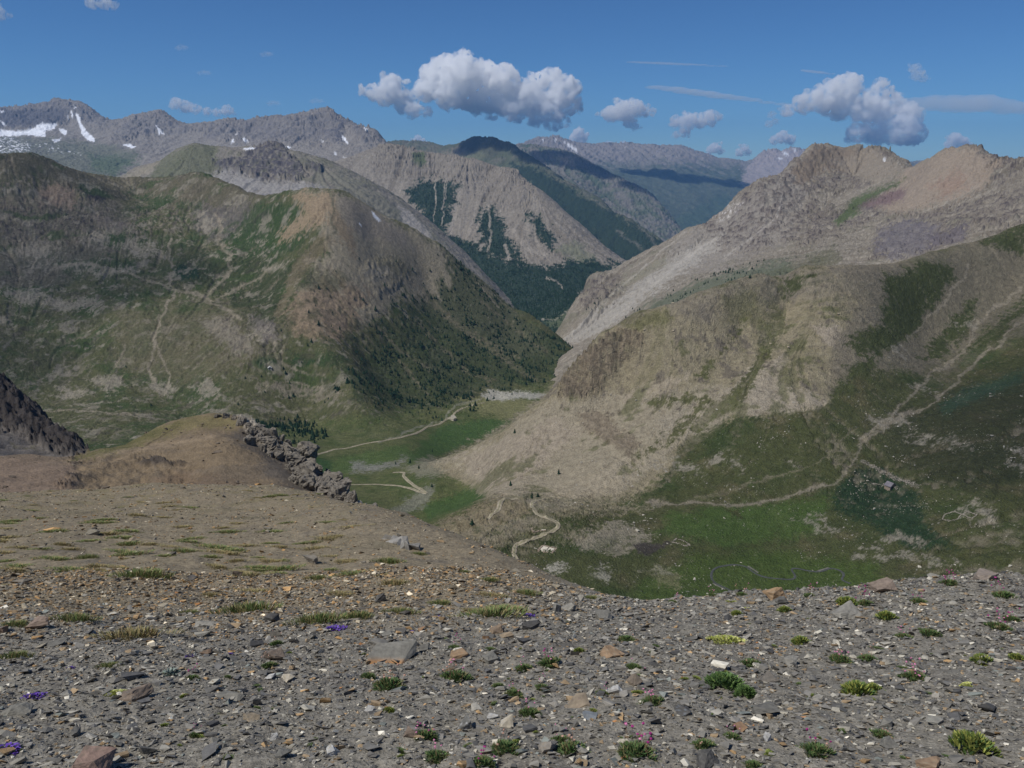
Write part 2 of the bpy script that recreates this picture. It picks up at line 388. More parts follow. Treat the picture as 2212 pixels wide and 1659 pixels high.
valley = Land('valley', -.80, .80, 1400, 190, 2150, 960,
    [(-200, 920, 800), (100, 905, 860), (250, 890, 890), (600, 930, 800), (400, 915, 850), (700, 990, 735), (700, 1060, 620), (850, 1050, 640), (850, 1110, 540), (800, 1000, 730), (900, 960, 820), (950, 920, 950), (1050, 900, 1010), (1120, 880, 1080), (1050, 850, 1150), (1150, 845, 1180), (1200, 830, 1230), (1240, 790, 1330), (1100, 860, 1120), (930, 1000, 720),
     (1010, 1085, 565), (950, 1110, 545), (900, 1130, 540), (1000, 1050, 610), (940, 1040, 620),
     (1060, 1075, 478), (990, 1110, 448), (930, 1145, 430), (902, 1157, 425), (1100, 1200, 388), (1160, 1150, 412), (1180, 1185, 395), (1300, 1200, 388), (1400, 1250, 371), (1600, 1250, 375), (1800, 1250, 375), (2000, 1230, 372), (1500, 1180, 405), (1700, 1180, 408), (1900, 1130, 420), (2100, 1150, 395), (2212, 1200, 360), (1500, 1100, 447), (1700, 1090, 450), (1900, 1050, 470), (2100, 1050, 440), (2212, 1080, 420), (1250, 1100, 440), (1150, 1085, 446), (1080, 1082, 452), (2400, 1150, 370),
     (1200, 1320, 330), (1500, 1400, 300), (1900, 1400, 300), (900, 1250, 360), (2300, 1350, 300), (600, 1150, 480), (300, 1100, 560), (0, 1050, 620), (-200, 1050, 600), (500, 1030, 660), (1300, 1700, 200), (400, 1500, 260), (2200, 1650, 200), (0, 1300, 400),
     (1000, 1020, 635), (1060, 1060, 540), (1100, 1050, 530), (1200, 1060, 503), (1300, 1072, 482), (1400, 1060, 485), (1500, 1040, 490), (1100, 990, 580), (1200, 950, 585), (1300, 1000, 525), (1250, 880, 610), (1300, 820, 625), (1350, 760, 640), (1400, 900, 570), (1400, 780, 625), (1500, 900, 560), (1500, 760, 625), (1600, 850, 570), (1600, 700, 660), (1650, 950, 520), (1700, 780, 610), (1700, 650, 690), (1750, 880, 550), (1800, 700, 650), (1850, 620, 695),
     (1700, 1000, 490), (1820, 1030, 472), (1850, 950, 520), (1950, 880, 570), (2050, 800, 640), (2150, 720, 710), (2000, 700, 720), (1950, 780, 640), (1900, 820, 600), (2100, 600, 800), (2212, 650, 770), (2000, 620, 755), (2212, 560, 840), (2212, 800, 620), (2100, 900, 540), (2212, 950, 490), (2000, 980, 500),
     (600, 900, 920), (400, 890, 930), (450, 850, 960), (550, 780, 1020), (100, 870, 930), (150, 800, 1030), (300, 800, 1030), (150, 700, 1150), (300, 720, 1110), (150, 600, 1300), (250, 640, 1220), (300, 590, 1330), (150, 500, 1480), (250, 500, 1500), (100, 400, 1660), (300, 430, 1760), (350, 480, 1560), (0, 600, 1280), (0, 720, 1110), (0, 450, 1540), (-200, 700, 1100), (-200, 500, 1400),
     (718, 450, 1410), (722, 490, 1360), (690, 560, 1285), (640, 620, 1200), (600, 690, 1115), (620, 740, 1060), (700, 760, 1035), (760, 830, 965), (500, 560, 1390), (520, 480, 1540), (470, 640, 1240), (400, 660, 1200), (370, 750, 1080), (600, 480, 1470), (430, 560, 1400), (440, 450, 1640), (560, 640, 1240),
     (900, 700, 1330), (850, 600, 1390), (800, 500, 1440), (1000, 750, 1330), (1100, 800, 1260), (1150, 760, 1390), (950, 850, 1100), (850, 850, 1060), (800, 780, 1130), (750, 650, 1220), (680, 850, 985), (720, 900, 910), (850, 890, 960), (950, 880, 1040), (1000, 660, 1470), (920, 600, 1480), (1100, 720, 1460),
     (.09, 1000, -338, 0), (.09, 1250, -352, 0), (.085, 1700, -480, 0), (.15, 900, -315, 0), (.15, 1500, -420, 0), (.15, 2000, -560, 0), (.25, 950, -320, 0), (.25, 1500, -420, 0), (.25, 2000, -560, 0), (.35, 1300, -360, 0), (.35, 1900, -520, 0), (.5, 1500, -400, 0), (.5, 2050, -520, 0), (.7, 1500, -350, 0), (.7, 2050, -480, 0), (.04, 1950, -505, 0), (0, 2000, -490, 0), (-.06, 2000, -410, 0)],
    behind=[(left_sky, 1, 0), (left_sky[::2], 1.09, .045), ([q for q in left_sky[::2] if q[0] < 900], 1.35, .13),
            (right_sky, 1, 0), (right_sky[1:16], 1.06, .035), (right_sky[16:], 1.08, .035), (right_sky[17::2], 1.45, .14)],
    lam=4e-6, ymap=([0, .1, .32, .58, .82, 1], [190, 330, 520, 800, 1280, 2150]))
valley.prep(60, 21)
v = valley
flat = np.maximum(v.mpoly([(600, 960), (950, 905), (1200, 830), (1190, 850), (1060, 945), (900, 1010), (1060, 1020), (1060, 1070), (900, 1160), (700, 1120), (600, 1010)], 15, 8),
                  v.mpoly([(1100, 1230), (1400, 1090), (1800, 1080), (1900, 1150), (2000, 1240), (2212, 1400), (1000, 1500)], 25, 10))
vs = v.streaks(16, 110, 12, 5); vs2 = v.streaks(6, 45, 10, 6)
flank = v.mpoly([(720, 405), (780, 430), (880, 490), (1000, 570), (1130, 690), (1000, 740), (860, 680), (760, 640), (700, 560), (725, 480)], 40, 20)
rough = (1-.88*flat)*(1-.55*flank)
big = fbm(v.X/170, v.Y/170, 3, 40, .5); mid = fbm(v.X/42, v.Y/42, 4, 43, .55); fin = fbm(v.X/9, v.Y/9, 4, 47, .6)
far_ = sstep(700, 1300, v.Y)
rgt = sstep(0, .12, v.A)*sstep(1100, 950, v.Y)
v.Z += rough*(big*(1.5+2.6*far_)*(1-.5*rgt) + mid*(1.3+2.4*far_) + fin*(.6+.8*far_) + fbm(v.X/3.5, v.Y/3.5, 3, 49, .65)*(.22+.5*far_) - np.abs(vs)*(.25+.4*far_) - sstep(.7, 1.9, vs)*(1.0+.9*far_) - sstep(.9, 2., vs2)*(.6+.7*far_))
v.Z += flat*(.5*mid+.08*fin)
# rocky ground in the upper basin and along the cliff band of the near right-hand hill
cl1 = v.mpoly([(1290, 740), (1330, 715), (1385, 720), (1380, 760), (1330, 800), (1290, 845), (1215, 850), (1215, 810), (1260, 770)], 10, 12)
fr1 = cliffs(v, cl1, 6, 6.5, 60, (.28, .10))
cl1b = v.mpoly([(1250, 890), (1310, 895), (1345, 935), (1380, 960), (1360, 985), (1320, 960), (1270, 930)], 10, 12)*.7
fr2 = cliffs(v, cl1b, 5, 3.2, 61, (.28, .1))
cl2 = np.maximum.reduce([v.mpoly(p, 14, 18) for p in (
    [(0, 400), (120, 390), (190, 420), (250, 450), (240, 500), (170, 540), (0, 530)],
    [(350, 430), (440, 440), (520, 440), (600, 440), (560, 500), (440, 510), (380, 500), (280, 510), (270, 470)],
    [(470, 690), (540, 670), (600, 720), (600, 780), (540, 800), (480, 760)], [(780, 570), (860, 560), (880, 610), (820, 640)])])
v.Z += cl2*(3.2*fbm(v.X/22, v.Y/22, 5, 71, .62, True))
cl3 = v.mpoly([(1440, 680), (1560, 640), (1760, 600), (1800, 640), (1700, 680), (1640, 760), (1500, 800), (1440, 740)], 25, 30)*sstep(.0, .8, v.w2)
v.Z += cl3*1.6*fbm(v.X/7, v.Y/7, 5, 72, .62, True)
v.refresh()
N_ = lambda wl, seed, o=4, g=.55: fbm(v.X/wl, v.Y/wl, o, seed, g).astype(np.float32)
n60, n25, n8, n3 = N_(60, 81), N_(25, 83), N_(8, 85), N_(3, 87)
S = vs; S2 = vs2
one = np.ones_like(n60)
P = v.paint; M = v.mpoly
L_ = lambda pts, w, wp=4: v.mline(pts, w, wp)
# --- left flank: olive pasture, bare ground, rock
leftm = sstep(1120, 1000, v.U + np.maximum(0, v.V-850)*2.2)
P(one, alb(86, 87, 58))
P(sstep(-.4, .9, n60+.5*n25+.3*S), alb(60, 76, 42), .85)
P(sstep(.15, .8, n25+.6*n8-.2*n60), alb(122, 115, 96), .7*leftm); P(sstep(.2, .8, n8+.5*n25+.4*n60), alb(54, 64, 36), .5*leftm); P(sstep(.35, .9, N_(14, 82)-.4*n60), alb(140, 132, 116), .5*leftm)
P(M([(-200, 300), (110, 330), (250, 380), (460, 375), (600, 420), (500, 450), (300, 440), (200, 430), (100, 390), (-200, 400)], 25, 22), alb(98, 91, 74), .8)
P(M([(-200, 380), (200, 410), (290, 470), (250, 560), (120, 620), (-200, 640)], 30, 35), alb(110, 102, 90), .6)
P(cl2*sstep(-.1, .5, v.f1+.6*n8), alb(132, 120, 106), .75); P(cl2*sstep(.2, .8, n8), ROKD, .7)
P(M([(420, 440), (540, 440), (560, 500), (460, 520), (410, 490)], 16, 20, S2, 4), alb(104, 98, 94), .7)
P(M([(80, 408), (125, 398), (180, 420), (150, 448), (90, 440)], 8, 8), alb(140, 122, 104), .8)
P(M([(175, 395), (230, 415), (225, 440), (185, 425)], 6, 10, None, 0, 4), alb(44, 40, 46), .8)
P(M([(0, 440), (110, 448), (210, 460), (220, 490), (100, 500), (0, 500)], 12, 20, None, 0, 6)*sstep(-.1, .5, n8), alb(60, 54, 54), .8)
for p, c, k in (([(215, 470), (300, 490), (300, 540), (240, 520)], alb(128, 118, 108), .7),
                ([(330, 420), (420, 415), (400, 440), (330, 438)], alb(130, 118, 100), .3),
                ([(275, 415), (370, 420), (400, 440), (310, 445)], GRN2, .9), ([(225, 505), (290, 500), (280, 530), (230, 530)], GRN2, .9),
                ([(400, 500), (450, 500), (440, 540), (400, 540)], GRN2, .8), ([(560, 440), (660, 440), (690, 470), (640, 540), (560, 560), (510, 600), (480, 540), (520, 480)], GRN2, .85),
                ([(480, 560), (600, 540), (560, 620), (480, 640)], GRN, .8), ([(500, 640), (640, 560), (700, 500), (700, 545), (640, 610), (590, 700), (560, 760), (500, 680)], GRN, .85),
                ([(120, 560), (300, 560), (300, 590), (140, 590)], GRN2, .7), ([(400, 540), (500, 560), (470, 620), (430, 640), (370, 600)], GRN, .7)):
    P(M(p, 14, 22, S, 5), c, k)
P(M([(372, 580), (400, 572), (428, 580), (432, 600), (405, 606), (378, 600)], 6, 5), alb(34, 58, 38), .85)
for (x, y, w, h, c) in ((650, 780, 26, 12, alb(44, 68, 36)), (575, 785, 34, 14, alb(44, 70, 38)), (710, 778, 45, 12, alb(54, 72, 42))):
    P(M([(x-w, y), (x-w*.5, y-h), (x+w*.5, y-h), (x+w, y), (x+w*.5, y+h), (x-w*.5, y+h)], 8, 8), c, .85)
P(sstep(.25, .7, N_(75, 201, 4, .6)-.15*n8)*leftm, alb(62, 78, 40), .7)
P(sstep(.30, .62, N_(48, 203, 5, .65)+.2*n8)*leftm, alb(134, 127, 112), .75)
P(sstep(.42, .7, N_(20, 205, 4, .65)+.3*n60)*leftm, alb(150, 142, 126), .6)
P(sstep(.45, .8, N_(30, 207, 4, .65)-.3*n60)*leftm, alb(64, 60, 52), .5)
# bright spur and the bare ridge beyond it
P(M([(640, 412), (701, 405), (770, 425), (860, 478), (960, 535), (1050, 610), (1130, 690), (1180, 760), (1100, 770), (960, 690), (860, 640), (800, 700), (700, 720), (630, 690), (650, 620), (700, 545), (690, 470)], 20, 18, S, 4), alb(140, 131, 112), .95)
P(M([(620, 418), (715, 408), (722, 430), (715, 480), (670, 490), (610, 520), (600, 505), (650, 460)], 10, 14, S, 7), alb(146, 128, 104), .9)
P(M([(722, 440), (760, 500), (770, 560), (735, 520), (718, 490)], 8, 8, S, 4), alb(134, 118, 94), .8)
P(M([(725, 410), (790, 440), (870, 495), (900, 540), (820, 520), (760, 500), (735, 455)], 14, 8, S, 4), alb(132, 123, 110), .85)
P(M([(620, 660), (700, 590), (790, 640), (760, 720), (690, 740), (625, 720)], 16, 18, S, 6), alb(138, 120, 98), .8)
P(M([(700, 500), (640, 560), (615, 620), (590, 680), (600, 690), (650, 600), (720, 520)], 6, 6), alb(128, 114, 92), .55)
P(M([(640, 590), (700, 585), (760, 600), (720, 625), (650, 625)], 14, 14), MOSS, .6)
P(L_([(716, 425), (722, 455), (716, 485), (728, 500), (700, 520), (640, 560), (560, 600)], 3, 5), MOSS, .6)
P(M([(800, 560), (860, 555), (900, 590), (850, 600)], 10, 10), MOSS, .5)
P(sstep(.2, .9, n8+.4*n25)*M([(640, 560), (900, 540), (1100, 720), (1000, 760), (700, 760)], 40, 20), OLV, .55)
# lower left slopes, gullies and bare scrapes
P(M([(250, 680), (500, 660), (620, 720), (520, 800), (400, 830), (250, 780)], 40, 30), alb(112, 104, 82), .5)
P(M([(430, 690), (500, 690), (560, 760), (540, 770), (470, 740)], 14, 16, S, 4), alb(132, 124, 110), .7)
P(M([(545, 680), (590, 690), (600, 740), (570, 740)], 10, 12), alb(120, 112, 106), .7)
P(M([(560, 820), (640, 830), (760, 850), (740, 870), (640, 860), (560, 840)], 10, 22, S, 3), alb(138, 128, 112), .7)
for p, w in (([(470, 460), (475, 520), (500, 560), (490, 600), (440, 640), (470, 660), (520, 690)], 6), ([(480, 640), (560, 600), (580, 580), (600, 565)], 5),
             ([(365, 590), (380, 630), (345, 690), (330, 740), (320, 800), (345, 850)], 4.5), ([(330, 740), (355, 780), (365, 800), (360, 850)], 3.5), ([(270, 740), (255, 790)], 3),
             ([(140, 770), (150, 810)], 3), ([(590, 740), (600, 780), (640, 800), (700, 810)], 4), ([(370, 520), (362, 560), (372, 575)], 4), ([(140, 570), (230, 575), (320, 605), (380, 625), (440, 640)], 4),
             ([(90, 890), (160, 885), (260, 895), (300, 905)], 2.2), ([(690, 700), (780, 790), (850, 830)], 2), ([(590, 820), (650, 830), (740, 850)], 2)):
    P(L_(p, w*.9, 9), alb(146, 136, 118), .95)
for (x, y, w, h) in ((135, 575, 60, 6), (205, 520, 40, 14), (290, 530, 45, 10), (70, 545, 60, 16), (235, 585, 60, 10), (345, 555, 16, 8), (600, 575, 25, 6), (560, 555, 20, 4), (560, 525, 14, 4), (440, 480, 20, 20), (320, 545, 30, 7), (60, 640, 60, 18), (160, 660, 70, 14), (230, 830, 30, 18), (350, 840, 26, 14), (440, 840, 26, 20), (150, 850, 40, 12), (560, 720, 30, 14), (820, 590, 22, 12)):
    P(M([(x-w, y), (x-w*.4, y-h), (x+w*.5, y-h*.8), (x+w, y+h*.2), (x+w*.2, y+h)], 7, 22, S2, 4, 7), alb(146, 138, 122), .75)
P(M([(560, 700), (700, 620), (760, 640), (900, 800), (1050, 860), (900, 880), (760, 870), (640, 830), (590, 780)], 40, 30)*sstep(-.2, .8, n25+.5*n8), MOSS, .7)
# forest floor
forest = M([(960, 545), (1040, 605), (1110, 668), (1236, 749), (1228, 800), (1120, 835), (1040, 860), (950, 885), (880, 880), (800, 870), (720, 830), (745, 790), (800, 760), (830, 700), (900, 690), (890, 630), (950, 640)], 26, 36, S, 16)
P(forest, alb(62, 70, 46), .85)
clear = np.maximum.reduce([L_([(880, 600), (960, 680), (1040, 740), (1110, 790), (1160, 820)], 9, 8), L_([(800, 690), (860, 750), (930, 800)], 5, 8), L_([(990, 700), (1060, 745), (1120, 775)], 6, 8), L_([(900, 690), (960, 760), (1010, 800)], 5, 8), L_([(1040, 650), (1110, 710), (1180, 760)], 4, 6), L_([(860, 780), (920, 850)], 4, 8), L_([(1000, 800), (1080, 830)], 5, 8)])
P(clear*sstep(-.5, .3, n8), alb(126, 116, 96), .7)
# --- lower meadow
meadow = M([(560, 940), (700, 905), (900, 890), (1080, 850), (1200, 825), (1200, 850), (1060, 945), (900, 1010), (1060, 1020), (1065, 1070), (900, 1160), (700, 1130), (560, 1010)], 12, 8)
P(meadow, alb(94, 98, 62), .9); P(meadow*sstep(-.3, .7, n25+.5*n60), alb(72, 84, 46), .8)
P(M([(880, 985), (960, 915), (1060, 905), (1120, 905), (1070, 938), (1000, 965), (930, 990), (880, 1000)], 8, 8), alb(66, 90, 46), .85)
P(M([(650, 1005), (750, 985), (880, 960), (900, 985), (800, 1010), (700, 1030)], 8, 8), alb(78, 96, 52), .8)
P(M([(1000, 1060), (1060, 1030), (1065, 1068), (990, 1105), (920, 1120), (910, 1095)], 8, 8), alb(66, 88, 46), .85)
P(M([(680, 985), (720, 1000), (700, 1030), (660, 1015)], 8, 8), alb(48, 74, 40), .8)
P(M([(760, 1000), (850, 1000), (880, 985), (860, 1005), (800, 1020), (760, 1018)], 8, 12, None, 0, 5), GRY, .7)
P(M([(990, 860), (1100, 855), (1165, 868), (1150, 900), (1080, 905), (1040, 890)], 10, 12), alb(122, 120, 82), .9)
P(M([(1040, 855), (1060, 842), (1110, 845), (1180, 850), (1180, 860), (1100, 862), (1060, 862)], 5, 8, None, 0, 4), alb(168, 164, 152), .9)
P(L_([(820, 955), (900, 925), (960, 905), (985, 875), (1040, 862)], 2.6, 7), alb(150, 146, 132), .6)
P(M([(880, 1080), (930, 1045), (930, 1085), (860, 1120), (820, 1120)], 8, 14, None, 0, 6), alb(132, 130, 116), .7)
P(M([(870, 1010), (930, 985), (980, 1000), (940, 1030), (905, 1030)], 8, 12, None, 0, 5), alb(140, 134, 118), .6)
# --- near right-hand hill: dry turf, scree, cliff
righth = M([(930, 1005), (1070, 935), (1170, 860), (1240, 780), (1290, 720), (1430, 650), (1800, 560), (1960, 540), (1880, 700), (1800, 860), (1650, 930), (1500, 1030), (1330, 1085), (1060, 1075)], 14, 10)
P(righth, alb(142, 132, 108)); P(righth*sstep(-.3, .9, n25+.6*S), alb(120, 114, 86), .6)
P(righth*sstep(.2, .9, n8+.4*n25), alb(140, 130, 110), .5)
P(M([(940, 1000), (1070, 940), (1160, 870), (1230, 850), (1400, 840), (1560, 830), (1740, 850), (1780, 860), (1760, 885), (1600, 890), (1480, 950), (1440, 1000), (1330, 1075), (1060, 1075), (1000, 1020)], 14, 14, S, 8), alb(152, 142, 122), .85)
P(M([(980, 990), (1080, 945), (1200, 905), (1280, 920), (1200, 980), (1090, 1060), (1040, 1040)], 12, 14, S, 9), PINK, .8)
P(M([(1330, 860), (1430, 815), (1490, 805), (1470, 830), (1380, 865)], 8, 8, S, 8), alb(158, 146, 126), .85)
P(M([(1560, 860), (1620, 790), (1690, 770), (1670, 830), (1760, 850), (1780, 868), (1680, 900), (1600, 900)], 8, 10, S, 8), alb(160, 149, 130), .85)
P(M([(1420, 900), (1530, 880), (1560, 925), (1500, 950), (1430, 940)], 8, 12, S, 8), alb(154, 144, 125), .7)
P(M([(1190, 1060), (1330, 990), (1440, 960), (1330, 1060)], 10, 10, S, 10), alb(158, 147, 126), .8)
P(M([(1756, 705), (1800, 695), (1845, 735), (1830, 765), (1780, 740)], 7, 8, S, 3), PINK, .9)
P(M([(1840, 690), (1890, 670), (1900, 690), (1860, 720)], 7, 8, S, 3), alb(132, 126, 108), .8)
for p in ([(1500, 820), (1560, 740), (1600, 690), (1590, 740), (1530, 830)], [(1560, 880), (1640, 780), (1660, 720), (1670, 760), (1590, 880)], [(1380, 985), (1480, 900), (1530, 850), (1540, 870), (1420, 980)], [(1400, 870), (1500, 845), (1510, 860), (1420, 880)]):
    P(M(p, 10, 12, S, 9), alb(82, 84, 50), .9)
P(righth*sstep(.25, .65, N_(34, 211, 4, .6)+.35*S), alb(92, 94, 62), .7)
P(righth*sstep(.3, .6, N_(18, 213, 4, .7)-.2*S)*(v.V < 860), alb(108, 100, 88), .75); P(righth*sstep(.5, .8, N_(9, 215, 4, .7))*(v.V < 900), alb(74, 68, 60), .7)
P(M([(1400, 650), (1500, 625), (1650, 580), (1900, 560), (1960, 580), (1850, 640), (1650, 650), (1480, 700)], 30, 30), alb(126, 118, 104), .6)
P(M([(1340, 700), (1430, 665), (1450, 690), (1380, 715)], 12, 12), alb(100, 100, 58), .6); P(M([(1560, 640), (1640, 620), (1640, 700), (1580, 700)], 16, 16), alb(98, 98, 62), .5)
P(cl1*sstep(-.8, .2, n8+v.f1*.5), alb(136, 123, 103), .7); P(cl1*sstep(.2, .8, n3+.5*n8), alb(92, 82, 72), .6); P(cl1*sstep(.4, .1, fr1+.3*n3+.25*n8), alb(78, 70, 62), .6); P(cl1b, alb(122, 108, 92), .7); P(cl1b*sstep(.4, .15, fr2+.25*n3), alb(84, 76, 66), .55); P(cl3*sstep(.2, .8, n3+.4*n8), alb(100, 92, 82), .6)
P(righth*sstep(.95, 1.5, N_(2.2, 91, 2)+.2*n8), alb(178, 166, 146), .8)
P(righth*sstep(.95, 1.5, N_(2.6, 191, 2)-.2*n8), alb(70, 64, 56), .6)
# --- upper right: turf tongues between bare ground, gullies
P(M([(1800, 560), (1960, 540), (2300, 440), (2300, 760), (2180, 700), (2100, 760), (1960, 860), (1860, 960), (1780, 900), (1790, 760), (1850, 650)], 60, 50), alb(118, 110, 94), .85)
for p in ([(1900, 600), (1990, 565), (2050, 570), (2060, 600), (2010, 680), (1960, 740), (1850, 770), (1830, 740), (1900, 700), (1920, 640)], [(1980, 780), (2060, 680), (2110, 640), (2100, 700), (2040, 770)], [(2080, 760), (2150, 700), (2212, 640), (2212, 670), (2150, 740)],
          [(2130, 520), (2212, 480), (2212, 540), (2160, 535)], [(1840, 780), (1900, 760), (1900, 850), (1830, 900), (1790, 860)], [(1690, 600), (1760, 590), (1700, 650)]):
    P(M(p, 12, 14, S, 7), alb(62, 70, 38), .9)
grassr = M([(1400, 1090), (1480, 960), (1600, 905), (1770, 890), (1850, 800), (1960, 800), (2050, 840), (2300, 680), (2300, 1400), (1000, 1500), (1060, 1180), (1200, 1095)], 16, 16, S, 4)
P(grassr, alb(74, 78, 48), .95)
P(grassr*sstep(-.1, .9, n60+.4*n25), alb(56, 70, 38), .8); P(grassr*sstep(.1, .9, n25-.3*n60), alb(96, 90, 64), .75)
P(grassr*sstep(.3, 1., n8+.5*n25), alb(52, 60, 36), .5)
P(M([(1900, 900), (2100, 830), (2300, 800), (2300, 1000), (2100, 1060), (1900, 1000)], 40, 40), alb(58, 60, 44), .55)
P(M([(1810, 1050), (1860, 1010), (1900, 1010), (1980, 1060), (2000, 1130), (2060, 1180), (1960, 1190), (1880, 1130), (1800, 1100)], 14, 12), alb(38, 58, 38), .9)
P(M([(2030, 870), (2110, 830), (2212, 800), (2212, 825), (2120, 860), (2040, 895)], 14, 8), alb(56, 78, 60), .7)
P(M([(1450, 1110), (1600, 1090), (1790, 1075), (1770, 1150), (1600, 1180), (1420, 1150)], 20, 16), alb(68, 90, 42), .7)
P(M([(1380, 1260), (1500, 1200), (1700, 1190), (1900, 1220), (1900, 1400), (1300, 1400)], 24, 14), alb(70, 88, 40), .7)
P(M([(1060, 1200), (1120, 1165), (1120, 1210), (1180, 1260), (1150, 1260)], 8, 8), alb(44, 66, 32), .8)
for p in ([(1400, 1088), (1500, 1086), (1620, 1092), (1720, 1065), (1810, 1040), (1840, 1000), (1860, 960), (1920, 915), (2000, 878), (2060, 830), (2120, 770), (2160, 740), (2212, 690)], [(1860, 950), (1940, 890), (1950, 870), (2030, 800), (2085, 760), (2090, 720)],
          [(1960, 730), (2040, 660), (2070, 610), (2100, 575)], [(2090, 740), (2110, 700), (2170, 650), (2212, 620)]):
    P(v.mline(p, 4.4, 13), alb(152, 143, 126), 1.0); P(v.mline(p, 12, 14), alb(104, 96, 76), .35)
P(v.mline([(1500, 1075), (1560, 1066), (1620, 1045), (1690, 1030), (1740, 1010), (1790, 985), (1820, 950), (1850, 920)], 3.2, 14), alb(128, 120, 100), .6)
P(v.mline([(1860, 995), (1920, 1025), (1985, 1052)], 3.2, 3), alb(140, 132, 122), .8)
for (x, y, w, h) in ((2110, 1115, 50, 30), (1990, 950, 40, 14), (2060, 960, 40, 16), (2200, 990, 24, 40), (1760, 1130, 40, 22), (1880, 1200, 40, 25), (1950, 1170, 60, 18), (1930, 910, 50, 12), (2000, 1210, 80, 18), (1710, 1003, 22, 8), (2000, 840, 36, 12), (1560, 1000, 50, 20), (1460, 1010, 60, 20), (2090, 700, 30, 14), (1940, 760, 20, 20)):
    P(M([(x-w, y-h*.6), (x, y-h), (x+w*.7, y-h*.2), (x+w, y+h*.8), (x+w*.3, y+h*.6), (x-w*.5, y+h*.3)], 9, 22, S2, 4, 9)*sstep(-.35, .35, n8+.5*v.f1), alb(148, 141, 126), .75)
P(grassr*sstep(.75, 1.15, N_(2.0, 93, 2)+.35*n25), alb(170, 166, 152), .75)
# --- plateau knolls beside the track
for p, c, k in (([(902, 1157), (990, 1112), (1062, 1074), (1150, 1080), (1150, 1110), (1100, 1130), (1060, 1190), (1040, 1200)], alb(128, 118, 94), .9),
             ([(1050, 1140), (1110, 1118), (1190, 1112), (1160, 1140), (1100, 1160), (1060, 1185), (1000, 1190)], alb(136, 128, 108), .8),
             ([(1150, 1085), (1300, 1075), (1380, 1090), (1400, 1100), (1300, 1110), (1200, 1115), (1160, 1105)], alb(134, 126, 104), .8),
             ([(1210, 1160), (1330, 1125), (1420, 1150), (1390, 1180), (1330, 1200), (1260, 1180)], alb(140, 132, 114), .8),
             ([(1270, 1235), (1300, 1222), (1322, 1240), (1310, 1260), (1280, 1255)], alb(146, 142, 126), .8),
             ([(1390, 1240), (1410, 1222), (1460, 1224), (1480, 1240), (1470, 1270), (1420, 1270)], alb(112, 110, 80), .75),
             ([(1385, 1232), (1450, 1220), (1470, 1235), (1420, 1238)], alb(140, 136, 116), .6), ([(1260, 1190), (1330, 1150), (1330, 1190)], GRN, .4),
             ([(1100, 1195), (1050, 1200), (1080, 1220), (1160, 1260), (1140, 1230)], alb(112, 106, 80), .7), ([(1190, 1230), (1215, 1222), (1210, 1236)], PALE, .7)):
    P(M(p, 9, 16, S2, 4, 7)*sstep(-.6, .3, n8+.6*v.f1+.35), c, min(1, k*1.1))
P(M([(1366, 1176), (1390, 1172), (1430, 1174), (1440, 1168), (1450, 1172), (1430, 1185), (1400, 1200), (1380, 1195)], 4, 3), alb(70, 64, 60), .9)
P(M([(1570, 1100), (1600, 1105), (1600, 1120)], 6, 6), alb(70, 60, 44), .6)
# snow left on the ridge
for p in ([(801, 456), (806, 459), (818, 472), (824, 480), (815, 475), (806, 466)], [(834, 486), (839, 488), (845, 494), (838, 491)], [(778, 484), (783, 486), (781, 489)]):
    P(M(p, 1.2, 1.5), SNOW)
gul = np.maximum(sstep(.8, 1.9, vs), .7*sstep(1.0, 2.1, vs2))*(1-flat)*(1-forest)*sstep(-.5, .5, v.w2)
P(gul, alb(140, 130, 112), .55)
v.speckle(alb(44, 46, 34), alb(154, 146, 128), .6, .5, 3.2)
v.build(land_mat('valley_ground', 5, 1.1, .36, 1.0, 2.4))
print('valley', time.time()-T0)
# ---------------- grey massif on the far side of the gorge
mass_sky = [(1202, 716, 1650), (1225, 690, 1750), (1250, 660, 1880), (1263, 640, 1950), (1264, 618, 2000), (1275, 606, 2010), (1300, 594, 2020), (1357, 563, 2040), (1387, 550, 2050), (1449, 515, 2060), (1488, 491, 2070), (1516, 484, 2075), (1547, 467, 2090), (1574, 446, 2110), (1598, 416, 2130), (1619, 405, 2150), (1640, 392, 2180), (1674, 381, 2220), (1701, 367, 2260), (1715, 347, 2300), (1739, 326, 2360), (1755, 311, 2400), (1780, 312, 2420), (1835, 315, 2450), (1859, 311, 2450), (1866, 316, 2460), (1883, 312, 2460), (1901, 316, 2450), (1911, 326, 2440), (1935, 343, 2400), (1956, 362, 2300), (1969, 358, 2200), (2004, 346, 2050), (2038, 325, 1960), (2055, 317, 1930), (2072, 319, 1910), (2093, 311, 1880), (2114, 318, 1850), (2127, 330, 1830), (2155, 343, 1800), (2176, 340, 1790), (2193, 340, 1780), (2212, 331, 1770), (2280, 345, 1750), (2380, 380, 1750)]
